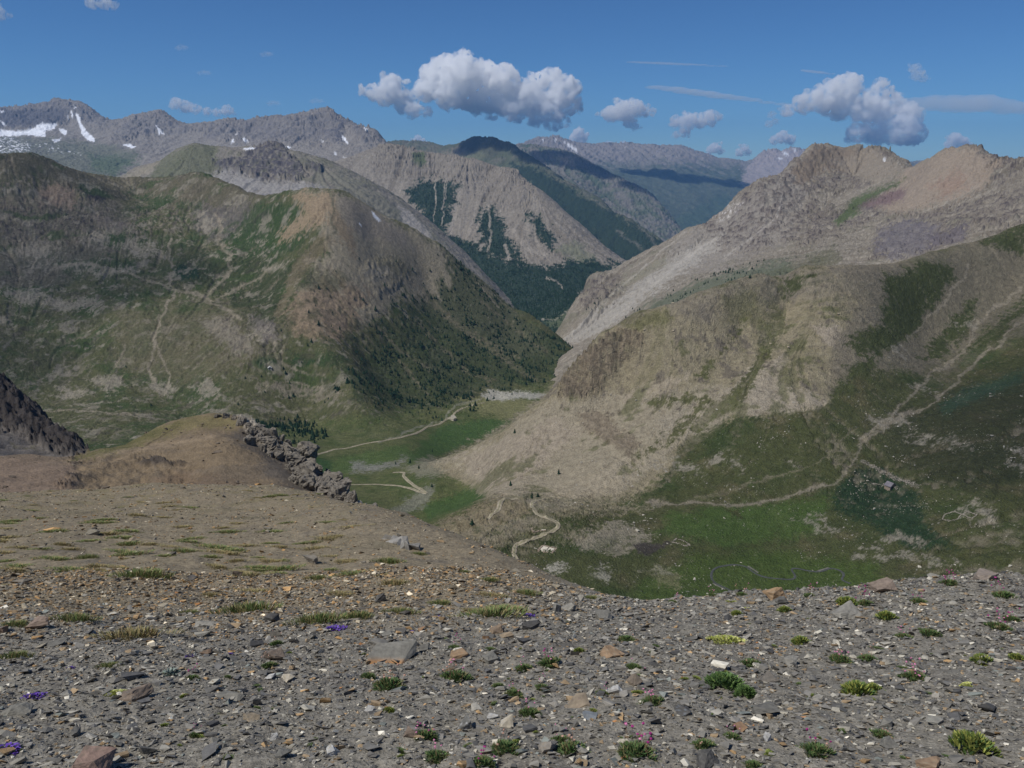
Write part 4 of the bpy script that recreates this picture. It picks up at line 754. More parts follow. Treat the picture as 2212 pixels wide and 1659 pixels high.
# ================================================================ STONES AND PLANTS UNDERFOOT
def hull_proto(n, seed, sx, sy, sz, cuts=0, rough=0.0, box=.6):
    r = np.random.default_rng(seed)
    p = r.uniform(-1, 1, (n, 3)); q = p/np.linalg.norm(p, axis=1)[:, None]
    p = (p/np.abs(p).max(1)[:, None])*box + q*(1-box)
    p *= r.uniform(.85, 1, (n, 1)); p *= (sx, sy, sz)
    bm = bmesh.new()
    for c in p: bm.verts.new(c)
    res = bmesh.ops.convex_hull(bm, input=bm.verts[:])
    bmesh.ops.delete(bm, geom=[g for g in res['geom_interior'] if isinstance(g, bmesh.types.BMVert)], context='VERTS')
    for vv in [vv for vv in bm.verts if not vv.link_faces]: bm.verts.remove(vv)
    bmesh.ops.triangulate(bm, faces=bm.faces[:])
    for _ in range(cuts):
        bmesh.ops.subdivide_edges(bm, edges=bm.edges[:], cuts=1, use_grid_fill=True)
    bmesh.ops.triangulate(bm, faces=bm.faces[:])
    bmesh.ops.recalc_face_normals(bm, faces=bm.faces[:])
    bm.verts.index_update()
    V = np.array([vv.co[:] for vv in bm.verts]); F = np.array([[x.index for x in f.verts] for f in bm.faces]); Nn = np.array([vv.normal[:] for vv in bm.verts])
    bm.free()
    if rough:
        k = 2.2/max(sx, sy)
        n1 = fbm(V[:, 0]*k+seed, V[:, 1]*k+V[:, 2]*k*1.7, 4, seed, .6)
        n2 = pnoise(V[:, 2]*k*5+.3*n1, V[:, 0]*k*.6, seed+3)          # bedding
        V = V + Nn*((n1*.75+n2*.5)*rough*min(sx, sy, sz))[:, None]
    return V, F

def rotz(V, a, tx=0, ty=0):
    R = Matrix.Rotation(a, 3, 'Z') @ Matrix.Rotation(tx, 3, 'X') @ Matrix.Rotation(ty, 3, 'Y')
    return V @ np.array(R).T

stone_m = col_mat('stone', .85, .25, 40, .3, .5, .006)
def metre(pos, px):                     # size in metres of a width read off the survey
    return px*(pos.y*CP-pos.z*SP)/FF

# (u, v of the foot, width, height/width, depth/width, colour, second colour, turn, label)
G1, G2, G3, BRN, TN, RST, WHT, CRM, BLK, BLU = alb(118, 115, 106), alb(98, 96, 90), alb(138, 134, 124), alb(116, 98, 82), alb(144, 128, 104), alb(154, 114, 74), alb(190, 188, 182), alb(186, 174, 150), alb(58, 56, 56), alb(104, 112, 120)
ROCKS = [
 (850, 1424, 112, .2, .75, G1, RST, .06, 'low grey slab with a flat top and an orange front face'),
 (918, 1404, 26, .8, .8, G2, BLK, .3, 'dark square block against the end of the orange-fronted slab'),
 (836, 1372, 26, .4, .8, G1, G2, .4, 'grey flake lying on the back of the orange-fronted slab'),
 (866, 1366, 36, .3, .6, BLK, G2, -.2, 'thin dark flake just behind the orange-fronted slab'),
 (912, 1362, 22, .5, .8, RST, TN, .2, 'small orange stone behind the orange-fronted slab'),
 (296, 1508, 72, .5, .7, BRN, BLK, .5, 'brown wedge-shaped rock with a split dark end'),
 (206, 1660, 88, .5, .8, alb(134, 106, 92), BRN, .2, 'reddish brown rock at the near edge of the gravel'),
 (593, 1424, 46, .5, .8, BRN, G2, .4, 'brown pointed rock among small grey gravel'),
 (443, 1414, 32, .5, .7, alb(110, 84, 60), BLK, .2, 'rusty brown stone beside small violet flowers'),
 (588, 1341, 32, .6, .8, BLK, G2, .1, 'black stone below the wide green grass clump'),
 (499, 1357, 18, .9, .8, BLK, G2, .4, 'little black upright stone left standing in grey gravel'),
 (394, 1342, 26, .6, .8, G1, G3, .5, 'grey rough stone beside a small grass clump'),
 (443, 1352, 50, .35, .7, G3, G1, .1, 'pale grey flat stone behind the little black upright stone'),
 (82, 1358, 56, .5, .7, alb(128, 108, 94), BRN, .3, 'reddish boulder half buried among dull grass clumps'),
 (8, 1366, 26, .8, .8, alb(104, 78, 62), BLK, .3, 'dark rusty block cut by the edge of the picture'),
 (120, 1394, 54, .22, .6, G2, BLK, .1, 'long thin dark flake on pale gravel'),
 (326, 1402, 24, .7, .8, CRM, WHT, .3, 'cream coloured lump on grey gravel below the yellowish grass'),
 (514, 1245, 24, .75, .8, alb(92, 76, 62), BLK, .2, 'small dark brown cube on the tan slope'),
 (416, 1252, 22, .5, .8, BLK, BRN, .1, 'small dark wedge on the tan slope below a long grass clump'),
 (284, 1170, 22, .5, .8, TN, BRN, .2, 'small tan block high on the tan slope'),
 (200, 1154, 34, .4, .8, alb(124, 116, 98), G1, .3, 'grey rounded stone high on the tan slope'),
 (668, 1216, 40, .6, .8, alb(118, 110, 98), G2, .3, 'rough grey-brown cluster of stone on the tan slope'),
 (497, 1508, 64, .28, .6, G1, G2, -.3, 'long grey slab tilted up out of the gravel'),
 (556, 1522, 22, 1.4, .5, G3, G1, .4, 'thin grey flake standing on edge'),
 (543, 1556, 42, .45, .7, TN, G1, .1, 'tan flat stone set in grey gravel'),
 (168, 1588, 30, .7, .8, G2, BLK, .6, 'dark brownish grey stone behind the near reddish rock'),
 (197, 1592, 30, .35, .6, G3, WHT, -.4, 'pale sliver lying beside a dark stone'),
 (584, 1466, 28, .5, .7, WHT, CRM, .2, 'white quartz lump with a yellowish stain'),
 (618, 1470, 40, .4, .8, CRM, WHT, .5, 'flat cream pebble beside a small dark stone'),
 (612, 1634, 40, .6, .8, G2, G1, .4, 'rounded grey stone at the near edge between white pebbles'),
 (591, 1598, 24, .8, .7, WHT, G3, .3, 'jagged white stone standing in dark gravel'),
 (722, 1630, 42, .45, .8, WHT, CRM, .1, 'broad white flat pebble at the near edge'),
 (34, 1542, 74, .3, .6, G1, G2, .2, 'broad grey slab lying near the deep purple flowers'),
 (1147, 1357, 46, .42, .7, BLK, alb(70, 70, 70), .05, 'black oblong block alone on grey gravel'),
 (1204, 1322, 20, 1.5, .5, G3, WHT, .2, 'pale split slab standing on edge behind the black oblong block'),
 (1228, 1318, 46, .5, .8, G3, G1, .3, 'pale grey boulder next to the split upright slab'),
 (1072, 1364, 32, .6, .8, alb(130, 108, 84), BRN, .4, 'brown block behind two orange stones'),
 (1049, 1380, 18, .8, .8, RST, TN, .2, 'bright orange pebble on grey gravel'),
 (1095, 1376, 28, .6, .8, alb(150, 130, 104), TN, .5, 'tan rounded stone beside the brown block'),
 (1322, 1414, 58, .4, .7, alb(150, 120, 88), TN, .35, 'broad orange-tan rock with a lichened top'),
 (1370, 1412, 28, .75, .8, G2, BLK, .2, 'dark grey stone touching the broad orange-tan rock'),
 (1328, 1498, 38, .7, .8, WHT, G3, .4, 'crystalline white boulder in the gravel'),
 (1370, 1476, 34, .7, .8, alb(112, 98, 82), BRN, .6, 'rough brown stone behind the crystalline white boulder'),
 (1004, 1572, 50, .75, .9, G2, WHT, .5, 'large grey rock with a white veined side'),
 (886, 1588, 36, .7, .8, alb(122, 102, 84), BRN, .2, 'brown block beside a flowering green cushion'),
 (1184, 1622, 46, .6, .8, alb(136, 128, 116), TN, .3, 'smooth beige-grey rock between two green cushions'),
 (1244, 1522, 64, .22, .7, alb(136, 120, 98), BRN, .1, 'flat brown layered slab lying above a bluish stone'),
 (1272, 1552, 38, .35, .7, BLU, G1, -.2, 'bluish grey flat stone'),
 (1474, 1541, 42, .6, .8, BLK, BLU, .3, 'rounded blue-black cobble bedded in the grey gravel'),
 (822, 1299, 26, .75, .8, BLK, G2, .1, 'black boxy stone on the border of tan and grey ground'),
 (930, 1228, 18, .7, .7, TN, CRM, .4, 'small tan stone on the bare slope above grass'),
 (798, 1536, 28, .5, .7, WHT, G3, -.3, 'white shard with a grey edge'),
 (1096, 1568, 40, .5, .7, CRM, WHT, .2, 'pale cream rock by the magenta thrift heads'),
 (1064, 1551, 28, .5, .7, WHT, CRM, .1, 'white rock beside the pale cream one'),
 (1300, 1336, 56, .3, .7, G1, G2, .1, 'grey slab leaning below the skyline of the gravel'),
 (993, 1418, 44, .4, .7, alb(148, 120, 88), RST, .2, 'flat orange stone with a thin dark shard beside it'),
 (1060, 1426, 42, .5, .8, G1, G2, .5, 'blunt grey block between the orange stone and green cushions'),
 (1674, 1290, 52, .62, .8, alb(158, 126, 88), TN, .4, 'big orange-tan rock on the skyline of the gravel'),
 (1688, 1304, 30, .5, .8, G2, BLK, .2, 'dark grey stone in front of the skyline orange rock'),
 (1826, 1332, 70, .5, .8, G3, G1, .3, 'large pale grey boulder by a leafy yellow-green plant'),
 (1905, 1277, 54, .45, .8, alb(130, 112, 98), BRN, .2, 'reddish brown rock on the skyline amid magenta flowers'),
 (1788, 1285, 26, .7, .8, G3, WHT, .5, 'small pale stone on the skyline near the reddish rock'),
 (2120, 1250, 56, .6, .8, alb(138, 124, 112), TN, .4, 'pinkish grey rock standing on the skyline'),
 (1708, 1434, 36, .6, .8, G3, G1, .3, 'rounded light grey stone in mid gravel'),
 (1662, 1474, 52, .45, .8, alb(106, 98, 88), G2, .2, 'flat brownish stone behind the big round cushion'),
 (1656, 1545, 62, .5, .9, G2, BLK, .5, 'broad dark grey rock with a shaded edge'),
 (1914, 1472, 30, .7, .8, G2, TN, .2, 'dark angular stone beside a yellowish cushion'),
 (1768, 1516, 36, .6, .8, G3, CRM, .4, 'light grey stone with pale crust'),
 (1600, 1576, 38, .55, .8, alb(146, 112, 78), RST, .3, 'rusty orange rock near the close green cushions'),
 (1526, 1654, 56, .6, .9, BLK, G2, .2, 'black rock at the near edge of the gravel'),
 (1658, 1600, 20, 1.5, .6, WHT, G3, .3, 'narrow white stone standing upright'),
 (1922, 1612, 46, .5, .8, G2, G1, .1, 'grey rock with a wavy top at the near edge'),
 (2006, 1656, 54, .5, .8, alb(140, 112, 84), TN, .3, 'orange-brown rock cut off by the lower edge'),
 (2018, 1562, 42, .4, .8, G3, alb(126, 134, 126), .1, 'smooth greenish grey stone'),
 (1914, 1566, 40, .5, .8, G1, G3, .4, 'grey flat rock with a white fleck beyond the orange-brown rock'),
]
def rock_colour(V, c1, c2, s, mode):
    n = fbm(V[:, 0]*s+3, V[:, 1]*s+V[:, 2]*s*1.3, 4, 17, .6)
    t = sstep(.15, .75, n)[:, None]
    return c1*(1-t)+np.asarray(c2)*t
for i, (u, vv, wpx, hr, dr, c1, c2, tz, lab) in enumerate(ROCKS):
    c1 = c1*.68+G1*.27; c2 = np.asarray(c2)*.7+G1*.26
    p = near.hit(u, min(vv, 1700))
    if p is None: p = near.hit(u, vv+12) or at(u, vv, 4.9)
    wd = metre(p, wpx)/2
    big = wpx > 40
    V, F = hull_proto(11 if i else 24, 300+i, wd, wd*dr, wd*hr*1.0, 3 if big else 2, .10 if i else .06, .75 if i else .93)
    V = rotz(V, tz + (random.uniform(-.25, .25) if i else 0), random.uniform(-.1, .2) if i else .12, random.uniform(-.25, .25) if i else -.06)
    zlo, zhi = V[:, 2].min(), V[:, 2].max()
    V[:, 2] -= zlo + (zhi-zlo)*.18
    cc = rock_colour(V, c1, c2, 3/wd, 0)
    if i == 0:
        f = (sstep(-.25, -.6, V[:, 1]/(wd*dr))*sstep(.95, .6, V[:, 2]/(V[:, 2].max())))[:, None]; cc = c1*(1-f)+RST*f
    o = mesh_obj('rock', V, F, stone_m, col=cc)
    o.location = p
    tag(o, lab, 'rock', 'larger rocks lying on the gravel')

# loose gravel: stones no one could count
protos = [hull_proto(7 if k % 2 else 8, 40+k, 1, random.uniform(.6, .95), random.uniform(.28, .6)) for k in range(14)]
def scatter(n, Y0, Y1, d0, d1, pw, keep=None, amax=1.25):
    a = RNG.uniform(-amax, amax, n); y = np.sqrt(RNG.uniform(Y0*Y0, Y1*Y1, n)); x = a*y
    d = d0*((1-RNG.random(n))**(-1/pw)); d = np.minimum(d, d1)
    z = near.z_at(x, y)
    U, Vv = project(x, y, z)
    ok = (Vv < 1750) & (U > -900) & (U < 3100)
    ok &= RNG.random(n) < np.clip(.98+.6*fbm(x/.55, y/.45, 3, 611)+.35*fbm(x/.16, y/.14, 2, 613), .3, 1)
    if keep is not None: ok &= keep(x, y, U, Vv)
    return x[ok], y[ok], z[ok], d[ok], U[ok], Vv[ok]
pal = np.array([alb(114, 112, 110), alb(98, 97, 96), alb(128, 126, 122), alb(84, 84, 86), alb(70, 70, 72), alb(176, 173, 166), alb(150, 147, 140), alb(130, 114, 94), alb(148, 124, 94), alb(154, 112, 76), alb(196, 192, 184), alb(110, 116, 116)])
pg = np.array([.24, .22, .18, .12, .07, .030, .07, .07, .018, .002, .009, .02]); pg /= pg.sum()
pt = np.array([.16, .12, .14, .08, .04, .02, .10, .20, .11, .004, .012, .01]); pt /= pt.sum()
VV, FFc, CC = [], [], []
base = 0
def add_stones(x, y, z, d, U, Vv, tilt=.26):
    global base
    n = len(x)
    tn = sstep(-40, 60, (1345-Vv)-np.maximum(0, U-900)*.18+RNG.normal(0, 40, n))*sstep(1500, 1150, U+RNG.normal(0, 60, n))
    ci = np.where(RNG.random(n) < tn, RNG.choice(len(pal), n, p=pt), RNG.choice(len(pal), n, p=pg))
    col = pal[ci]*RNG.uniform(.85, 1.45, (n, 1))*np.array([1.06, 1.02, .90])
    col = np.where((RNG.random(n) < tn)[:, None], col*np.array([1.04, .97, .86]), col)
    pi = RNG.integers(0, len(protos), n)
    for k, (PV, PF) in enumerate(protos):
        s = pi == k; m_ = s.sum()
        if not m_: continue
        az = RNG.uniform(0, 6.283, m_); tx = RNG.normal(0, tilt, m_); ty = RNG.normal(0, tilt, m_)-.0
        sc = (d[s]/2)[:, None]
        q = np.repeat(PV[None], m_, 0)*RNG.uniform(.8, 1.2, (m_, 1, 3))
        c, sn = np.cos(tx)[:, None], np.sin(tx)[:, None]
        q = np.stack([q[..., 0], q[..., 1]*c-q[..., 2]*sn, q[..., 1]*sn+q[..., 2]*c], -1)
        c, sn = np.cos(ty)[:, None], np.sin(ty)[:, None]
        q = np.stack([q[..., 0]*c+q[..., 2]*sn, q[..., 1], -q[..., 0]*sn+q[..., 2]*c], -1)
        c, sn = np.cos(az)[:, None], np.sin(az)[:, None]
        q = np.stack([q[..., 0]*c-q[..., 1]*sn, q[..., 0]*sn+q[..., 1]*c, q[..., 2]-.38*q[..., 1]*0], -1)
        q = q*sc[..., None]
        q[..., 2] -= .4*(q[..., 1])          # lie along the slope
        q += np.stack([x[s], y[s], z[s]+d[s]*.07], -1)[:, None]
        VV.append(q.reshape(-1, 3).astype(np.float32))
        FFc.append((PF[None]+(np.arange(m_)*len(PV))[:, None, None]).reshape(-1, 3)+base)
        CC.append(np.repeat(col[s], len(PV), 0).astype(np.float32))
        base += m_*len(PV)
add_stones(*scatter(150000, 1.5, 5.8, .0065, .03, 2.2))
add_stones(*scatter(52000, 1.5, 5.8, .016, .055, 2.5))
add_stones(*scatter(560, 1.5, 5.8, .045, .09, 3.2))
add_stones(*scatter(120000, 5.0, 25, .014, .08, 2.5, lambda x, y, U, V_: (U < 1500)))
add_stones(*scatter(500, 5.0, 25, .07, .2, 2.8, lambda x, y, U, V_: (U < 1300)))
o = mesh_obj('gravel', np.concatenate(VV), np.concatenate(FFc), stone_m, col=np.concatenate(CC)); o['kind'] = 'stuff'; o['label'] = 'loose grey and tan gravel covering the slope'
VV, FFc, CC = [], [], []
print('gravel', base, time.time()-T0)

# ---------------------------------------------------------------- plants
leaf_m = col_mat('leaf', .7, .25, 60, .25, .1, .002)
petal_m = col_mat('petal', .6, .25, 120, .2, .1, .001)
def blades(n, rx, ry, h0, h1, wid, lean, cols, seed, dome=0.0, curl=.5):
    """leaf blades rooted in an ellipse, leaning outward"""
    r = np.random.default_rng(seed)
    t = r.uniform(0, 6.283, n); q = np.sqrt(r.random(n))
    # uneven outline
    q = q*(.78+.22*np.sin(t*3+seed)+.15*np.sin(t*5+seed*2))
    bx, by = q*np.cos(t)*rx, q*np.sin(t)*ry
    out = np.stack([np.cos(t+r.normal(0, .7, n))*(.25+q), np.sin(t+r.normal(0, .7, n))*(.25+q)], -1)*lean
    L = r.uniform(h0, h1, n)*(1-.35*q)
    d = np.stack([out[:, 0]+r.normal(0, .18, n), out[:, 1]+r.normal(0, .18, n), np.ones(n)], -1); d /= np.linalg.norm(d, axis=1)[:, None]
    side = np.stack([-np.sin(t+r.normal(0, 1.2, n)), np.cos(t), np.zeros(n)], -1); side -= (side*d).sum(1)[:, None]*d; side /= np.linalg.norm(side, axis=1)[:, None]+1e-9
    root = np.stack([bx, by, dome*(1-q*q)], -1)
    mid = root+d*(L*.55)[:, None]; d2 = d+np.stack([out[:, 0], out[:, 1], -curl*np.ones(n)*.6], -1)*curl; d2 /= np.linalg.norm(d2, axis=1)[:, None]
    tip = mid+d2*(L*.5)[:, None]
    w = (wid*r.uniform(.7, 1.3, n))[:, None]
    V = np.stack([root-side*w*.6, root+side*w*.6, mid-side*w, mid+side*w, tip-side*w*.25, tip+side*w*.25], 1).reshape(-1, 3)
    k = np.arange(n)[:, None]*6
    F = np.concatenate([k+np.array([[0, 1, 3, 2]]), k+np.array([[2, 3, 5, 4]])])
    ci = r.integers(0, len(cols), n); c = np.array(cols)[ci]*r.uniform(.7, 1.25, (n, 1))
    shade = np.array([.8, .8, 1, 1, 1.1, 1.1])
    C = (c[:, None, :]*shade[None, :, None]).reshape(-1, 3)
    return V, F, C
def ball(r, seg=6, rings=4):
    V, F = [], []
    for i in range(rings+1):
        th = math.pi*i/rings
        for j in range(seg):
            ph = 2*math.pi*j/seg
            V.append((r*math.sin(th)*math.cos(ph), r*math.sin(th)*math.sin(ph), r*math.cos(th)))
    for i in range(rings):
        for j in range(seg):
            F.append((i*seg+j, (i+1)*seg+j, (i+1)*seg+(j+1) % seg, i*seg+(j+1) % seg))
    return np.array(V), np.array(F)
def flower_mesh(name, h, r, c, lean, seed, stem_c=None):
    """a thin stalk with a round head of many petals"""
    rr = np.random.default_rng(seed)
    Vs, Fs, Cs = [], [], []
    st = np.array([(0, 0, 0), (lean*.3, 0, h*.5), (lean, 0, h)])
    w = r*.13
    ring = np.array([(math.cos(a), math.sin(a), 0) for a in (0, 2.09, 4.19)])*w
    SV = (st[:, None]+ring[None]).reshape(-1, 3)
    SF = np.array([(i*3+j, i*3+(j+1) % 3, (i+1)*3+(j+1) % 3, (i+1)*3+j) for i in range(2) for j in range(3)])
    Vs.append(SV); Fs.append(SF); Cs.append(np.tile(stem_c if stem_c is not None else alb(120, 100, 70), (len(SV), 1)))
    b = len(SV)
    BV, BF = ball(r); BV = BV*(1, 1, .85)+rr.normal(0, r*.16, BV.shape)+st[2]
    Vs.append(BV); Fs.append(BF+b); Cs.append(np.asarray(c)*rr.uniform(.6, 1.35, (len(BV), 1)))
    return mesh_obj(name, np.concatenate(Vs), np.concatenate(Fs), petal_m, col=np.concatenate(Cs), link=False)
DKG, MDG, YLG, LIM, STRAW = alb(60, 84, 48), alb(82, 106, 60), alb(122, 126, 62), alb(160, 164, 84), alb(142, 128, 90)
def unit_obj(name, vfc, mat): return mesh_obj(name, *vfc[:2], mat, col=vfc[2], link=False)
thrift_foliage = [unit_obj('foliage', blades(620, .95, .78, .26, .5, .036, .6, [DKG, MDG, alb(74, 96, 56), alb(96, 110, 66), alb(110, 104, 70)], 70+k, .22), leaf_m) for k in range(3)]
cushion_foliage = [unit_obj('foliage', blades(700, .95, .8, .3, .5, .05, .5, [MDG, DKG, alb(88, 112, 58), alb(100, 120, 70)], 80+k, .42), leaf_m) for k in range(2)]
yellow_foliage = [unit_obj('foliage', blades(420, .95, .75, .3, .5, .05, .6, [YLG, alb(84, 98, 40), LIM*.7, MDG], 90+k, .3), leaf_m) for k in range(2)]
lime_mat = unit_obj('foliage', blades(700, 1, .55, .10, .2, .045, .7, [LIM, alb(176, 178, 110), alb(140, 150, 70), alb(190, 188, 130)], 95, .16), petal_m)
silver_foliage = unit_obj('foliage', blades(90, .8, .7, .5, .8, .10, .8, [alb(128, 138, 128), alb(108, 120, 112)], 96, .1, .8), leaf_m)
violet_mat = [unit_obj('blossom', blades(330, 1, .6, .12, .3, .075, .9, [alb(92, 62, 150), alb(112, 80, 172), alb(78, 52, 130), alb(70, 80, 50)], 97+k, .1, .9), petal_m) for k in range(2)]
tuft_mesh = [unit_obj('grass_tuft', blades(520, 1, .42, .20, .36, .012, .5, [alb(100, 114, 66), alb(88, 108, 60), alb(120, 122, 78), STRAW], 110+k, .02, .5), leaf_m) for k in range(3)]
dry_mesh = [unit_obj('grass_tuft', blades(420, 1, .45, .16, .30, .012, .6, [STRAW, alb(132, 124, 84), alb(114, 114, 76), alb(130, 112, 78)], 120+k, .02, .6), leaf_m) for k in range(2)]
FLW = {c: [flower_mesh('flower', h, .075, cc, ln, 130+k, alb(112, 86, 66)) for k, (h, ln) in enumerate([(1.0, .15), (1.25, -.1), (.8, .3), (1.5, .1)])]
       for c, cc in (('pink', alb(190, 124, 150)), ('magenta', alb(150, 52, 112)), ('faded', alb(176, 140, 120)), ('white', alb(200, 196, 170)))}
def plant(name, foliage, u, vv, wpx, label, cat, group, flowers=None, nfl=0, fh=1.0, flat=1.0):
    p = near.hit(u, vv)
    if p is None: p = near.hit(u, vv+10) or at(u, vv, 5)
    s = metre(p, wpx)/2
    root = bpy.data.objects.new(name, None); COL.objects.link(root)
    root.location = p-Vector((0, 0, s*.08)); root.scale = (s, s, s*flat); root.rotation_euler = (-.22, 0, random.uniform(-.6, .6)); root.empty_display_size = .1
    tag(root, label, cat, group)
    f = foliage.copy(); COL.objects.link(f); f.parent = root
    for k in range(nfl):
        kinds = flowers.split('+')
        q = random.choice(FLW[random.choice(kinds)]).copy(); COL.objects.link(q); q.parent = root
        a = random.uniform(0, 6.283); r = random.uniform(.1, .8)
        q.location = (math.cos(a)*r, math.sin(a)*r*.7, .1); z = fh*random.uniform(.7, 1.25)
        q.scale = (fh if fh < 1 else 1, fh if fh < 1 else 1, z); q.rotation_euler = (random.uniform(-.2, .2), random.uniform(-.25, .25), random.uniform(0, 6.28))
    return root
TH = 'thrift cushions scattered over the gravel'
THRIFT = [
 (982, 1468, 78, 'pink+faded', 9, 'dark green thrift with a spray of pink heads rising behind it'), (841, 1486, 84, 'faded', 6, 'wide dark green cushion with dried beige heads'),
 (796, 1464, 42, 'faded', 3, 'small faded cushion just beyond the one with dried beige heads'), (1185, 1436, 62, 'magenta+pink', 7, 'green cushion topped by bright magenta heads in a close bunch'),
 (1130, 1446, 44, 'pink', 2, 'small green cushion next to the magenta-topped bunch'), (1370, 1444, 44, 'pink', 1, 'round green cushion below the broad orange-tan rock'),
 (1171, 1488, 40, 'faded+pink', 3, 'small cushion with one yellowing side'), (1109, 1503, 52, 'pink', 2, 'greyish green cushion amid pale pebbles'),
 (1145, 1544, 60, 'pink', 3, 'bushy green cushion with two stray pink heads'), (1408, 1520, 62, 'pink', 8, 'green cushion below a loose row of pink heads'),
 (1301, 1500, 36, 'pink', 2, 'small green cushion close to the crystalline white boulder'), (920, 1594, 64, 'pink+magenta', 7, 'thrift with reddish heads beside a brown block'),
 (944, 1640, 70, 'pink', 4, 'leafy green thrift close to the lower edge with pale heads'), (1092, 1620, 76, 'faded', 3, 'green thrift with a yellow tip near the lower edge'),
 (1233, 1625, 84, 'faded', 5, 'wide greyish thrift with thin upright stalks'), (1212, 1600, 44, 'pink', 2, 'dull green tuft of thrift behind the wide greyish one'),
 (1374, 1630, 100, 'magenta+pink', 10, 'largest dark thrift with tall magenta heads near the lower edge'), (1044, 1652, 66, 'magenta', 6, 'thrift with dark magenta heads cut by the lower edge'),
 (865, 1626, 36, 'faded', 1, 'dim little cushion of thrift in grey gravel'), (846, 1428, 28, 'faded', 0, 'tiny green plant at the foot of the orange-fronted slab'),
 (982, 1402, 36, 'magenta', 4, 'small dark cushion with red heads behind an orange stone'), (1058, 1405, 30, 'pink', 0, 'tiny green cushion behind a blunt grey block'),
 (1353, 1384, 46, 'faded', 1, 'pale green clump beyond the broad orange-tan rock'), (1075, 1484, 34, 'pink', 0, 'small dark cushion in pebbles without flowers'),
 (1019+600, 1436, 52, 'faded', 4, 'thrift with dry heads above the big round cushion'), (1815, 1428, 58, 'faded+pink', 7, 'low dark thrift under a sheaf of brown stalks'),
 (1873, 1426, 46, 'faded', 4, 'low dark thrift beside the sheaf of brown stalks'), (1976, 1466, 62, 'pink', 14, 'thrift with a tall crowd of pale pink heads'),
 (1952, 1378, 42, 'pink', 5, 'dark thrift behind the tall crowd of pink heads'), (2011, 1372, 54, 'white', 1, 'compact green cushion without blossom near the crest'),
 (2158, 1358, 58, 'magenta+pink', 9, 'dark thrift with deep pink heads near the border of the picture'), (1983, 1302, 42, 'magenta', 4, 'dark thrift on the crest with purple heads'),
 (2169, 1290, 56, 'magenta', 5, 'bushy dark thrift on the crest'), (1904, 1590, 54, 'faded', 2, 'flat dull thrift among grey stones near the lower edge'),
 (1519, 1612, 56, 'faded', 2, 'round green tuft of thrift beside a rusty stone'), (1581, 1595, 48, 'pink', 3, 'sprawling dark thrift by the rusty orange rock'),
 (1763, 1626, 80, 'faded+magenta', 6, 'thrift with a yellow heart near the lower edge'), (1626, 1655, 46, 'faded', 0, 'dim thrift cut by the lower edge of the picture'),
 (1454, 1292, 26, 'pink', 5, 'tiny thrift on the skyline with three red heads'), (1540, 1288, 26, 'pink', 5, 'tiny thrift on the skyline between two pale stones'), (1602, 1286, 30, 'pink+faded', 6, 'tiny thrift on the skyline beside the orange rock'),
 (1748, 1288, 30, 'pink+magenta', 6, 'small thrift on the skyline amid rounded pale stones'), (2050, 1262, 46, 'magenta+pink', 12, 'dense bunch of purple heads on the crest'), (1868, 1305, 40, 'magenta', 7, 'purple headed thrift behind the large pale boulder'), (2186, 1340, 44, 'magenta', 4, 'thrift with purple heads cut by the border of the picture'),
 (420, 1560+30, 30, 'pink', 3, 'lone pink thrift in grey gravel'), (415, 1468, 40, 'magenta', 4, 'thin thrift with coral heads beside a tilted flake'), (596, 1392, 34, 'faded', 3, 'small dark thrift by the brown pointed rock'), (580, 1440, 40, 'faded', 3, 'dull thrift beside the white quartz lump'),
]
for i, (u, vv, wpx, fl, nf, lab) in enumerate(THRIFT):
    plant('thrift_plant', thrift_foliage[i % 3], u, vv, wpx*.98, lab, 'plant', TH, fl, min(nf+1, 14) if nf else 0, .95 if wpx > 40 else 1.4, flat=.85)
plant('cushion_plant', cushion_foliage[0], 1564, 1482, 100, 'big round deep green cushion without flowers', 'plant', 'leafy cushions', None, 0, 1, .72)
plant('cushion_plant', cushion_foliage[1], 205+1404, 1502, 56, 'smaller cushion with a yellow-green top below the big round one', 'plant', 'leafy cushions')
for i, (u, vv, wpx, lab) in enumerate([(2100, 1618, 112, 'large yellow-green bushy cushion near the corner of the picture'), (1850, 1500, 84, 'spreading yellow-green mat with golden tips'), (1884, 1492, 50, 'golden cushion joined to the spreading yellow-green mat'),
        (1729, 1390, 48, 'bright yellow-green rosette plant with a reddish spike'), (1694, 1320, 34, 'small bright green leafy plant near the skyline'), (1828, 1306, 54, 'leafy yellow-green plant behind the large pale boulder'), (1914, 1336, 50, 'low rosette plant with pale green leaves'),
        (2121, 1430, 52, 'yellowing cushion with rusty dead stalks'), (1250, 1408, 28, 'small golden rosette on grey gravel'), (841, 1538, 32, 'small orange-yellow withered rosette'), (2196, 1424, 40, 'yellow-green cushion at the border of the picture'), (1591, 1328, 30, 'tiny bluish green plant near the skyline')]):
    plant('rosette_plant', yellow_foliage[i % 2], u, vv, wpx, lab, 'plant', 'yellow-green plants')
for u, vv, wpx, lab in [(1575, 1387, 102, 'broad flat mat of pale lime yellow blossom'), (240, 1500, 58, 'lime yellow mat lying against the brown wedge-shaped rock'), (1581, 1300, 28, 'little lime mat near the skyline'), (1610, 1314, 20, 'smallest lime tuft close under the skyline'), (2086, 1482, 46, 'pale mat with white blossom')]:
    plant('lime_mat_plant', lime_mat, u, vv, wpx, lab, 'plant', 'lime yellow mats')
plant('silver_plant', silver_foliage, 368, 1458, 46, 'silvery grey leafy plant above the brown wedge rock', 'plant', None)
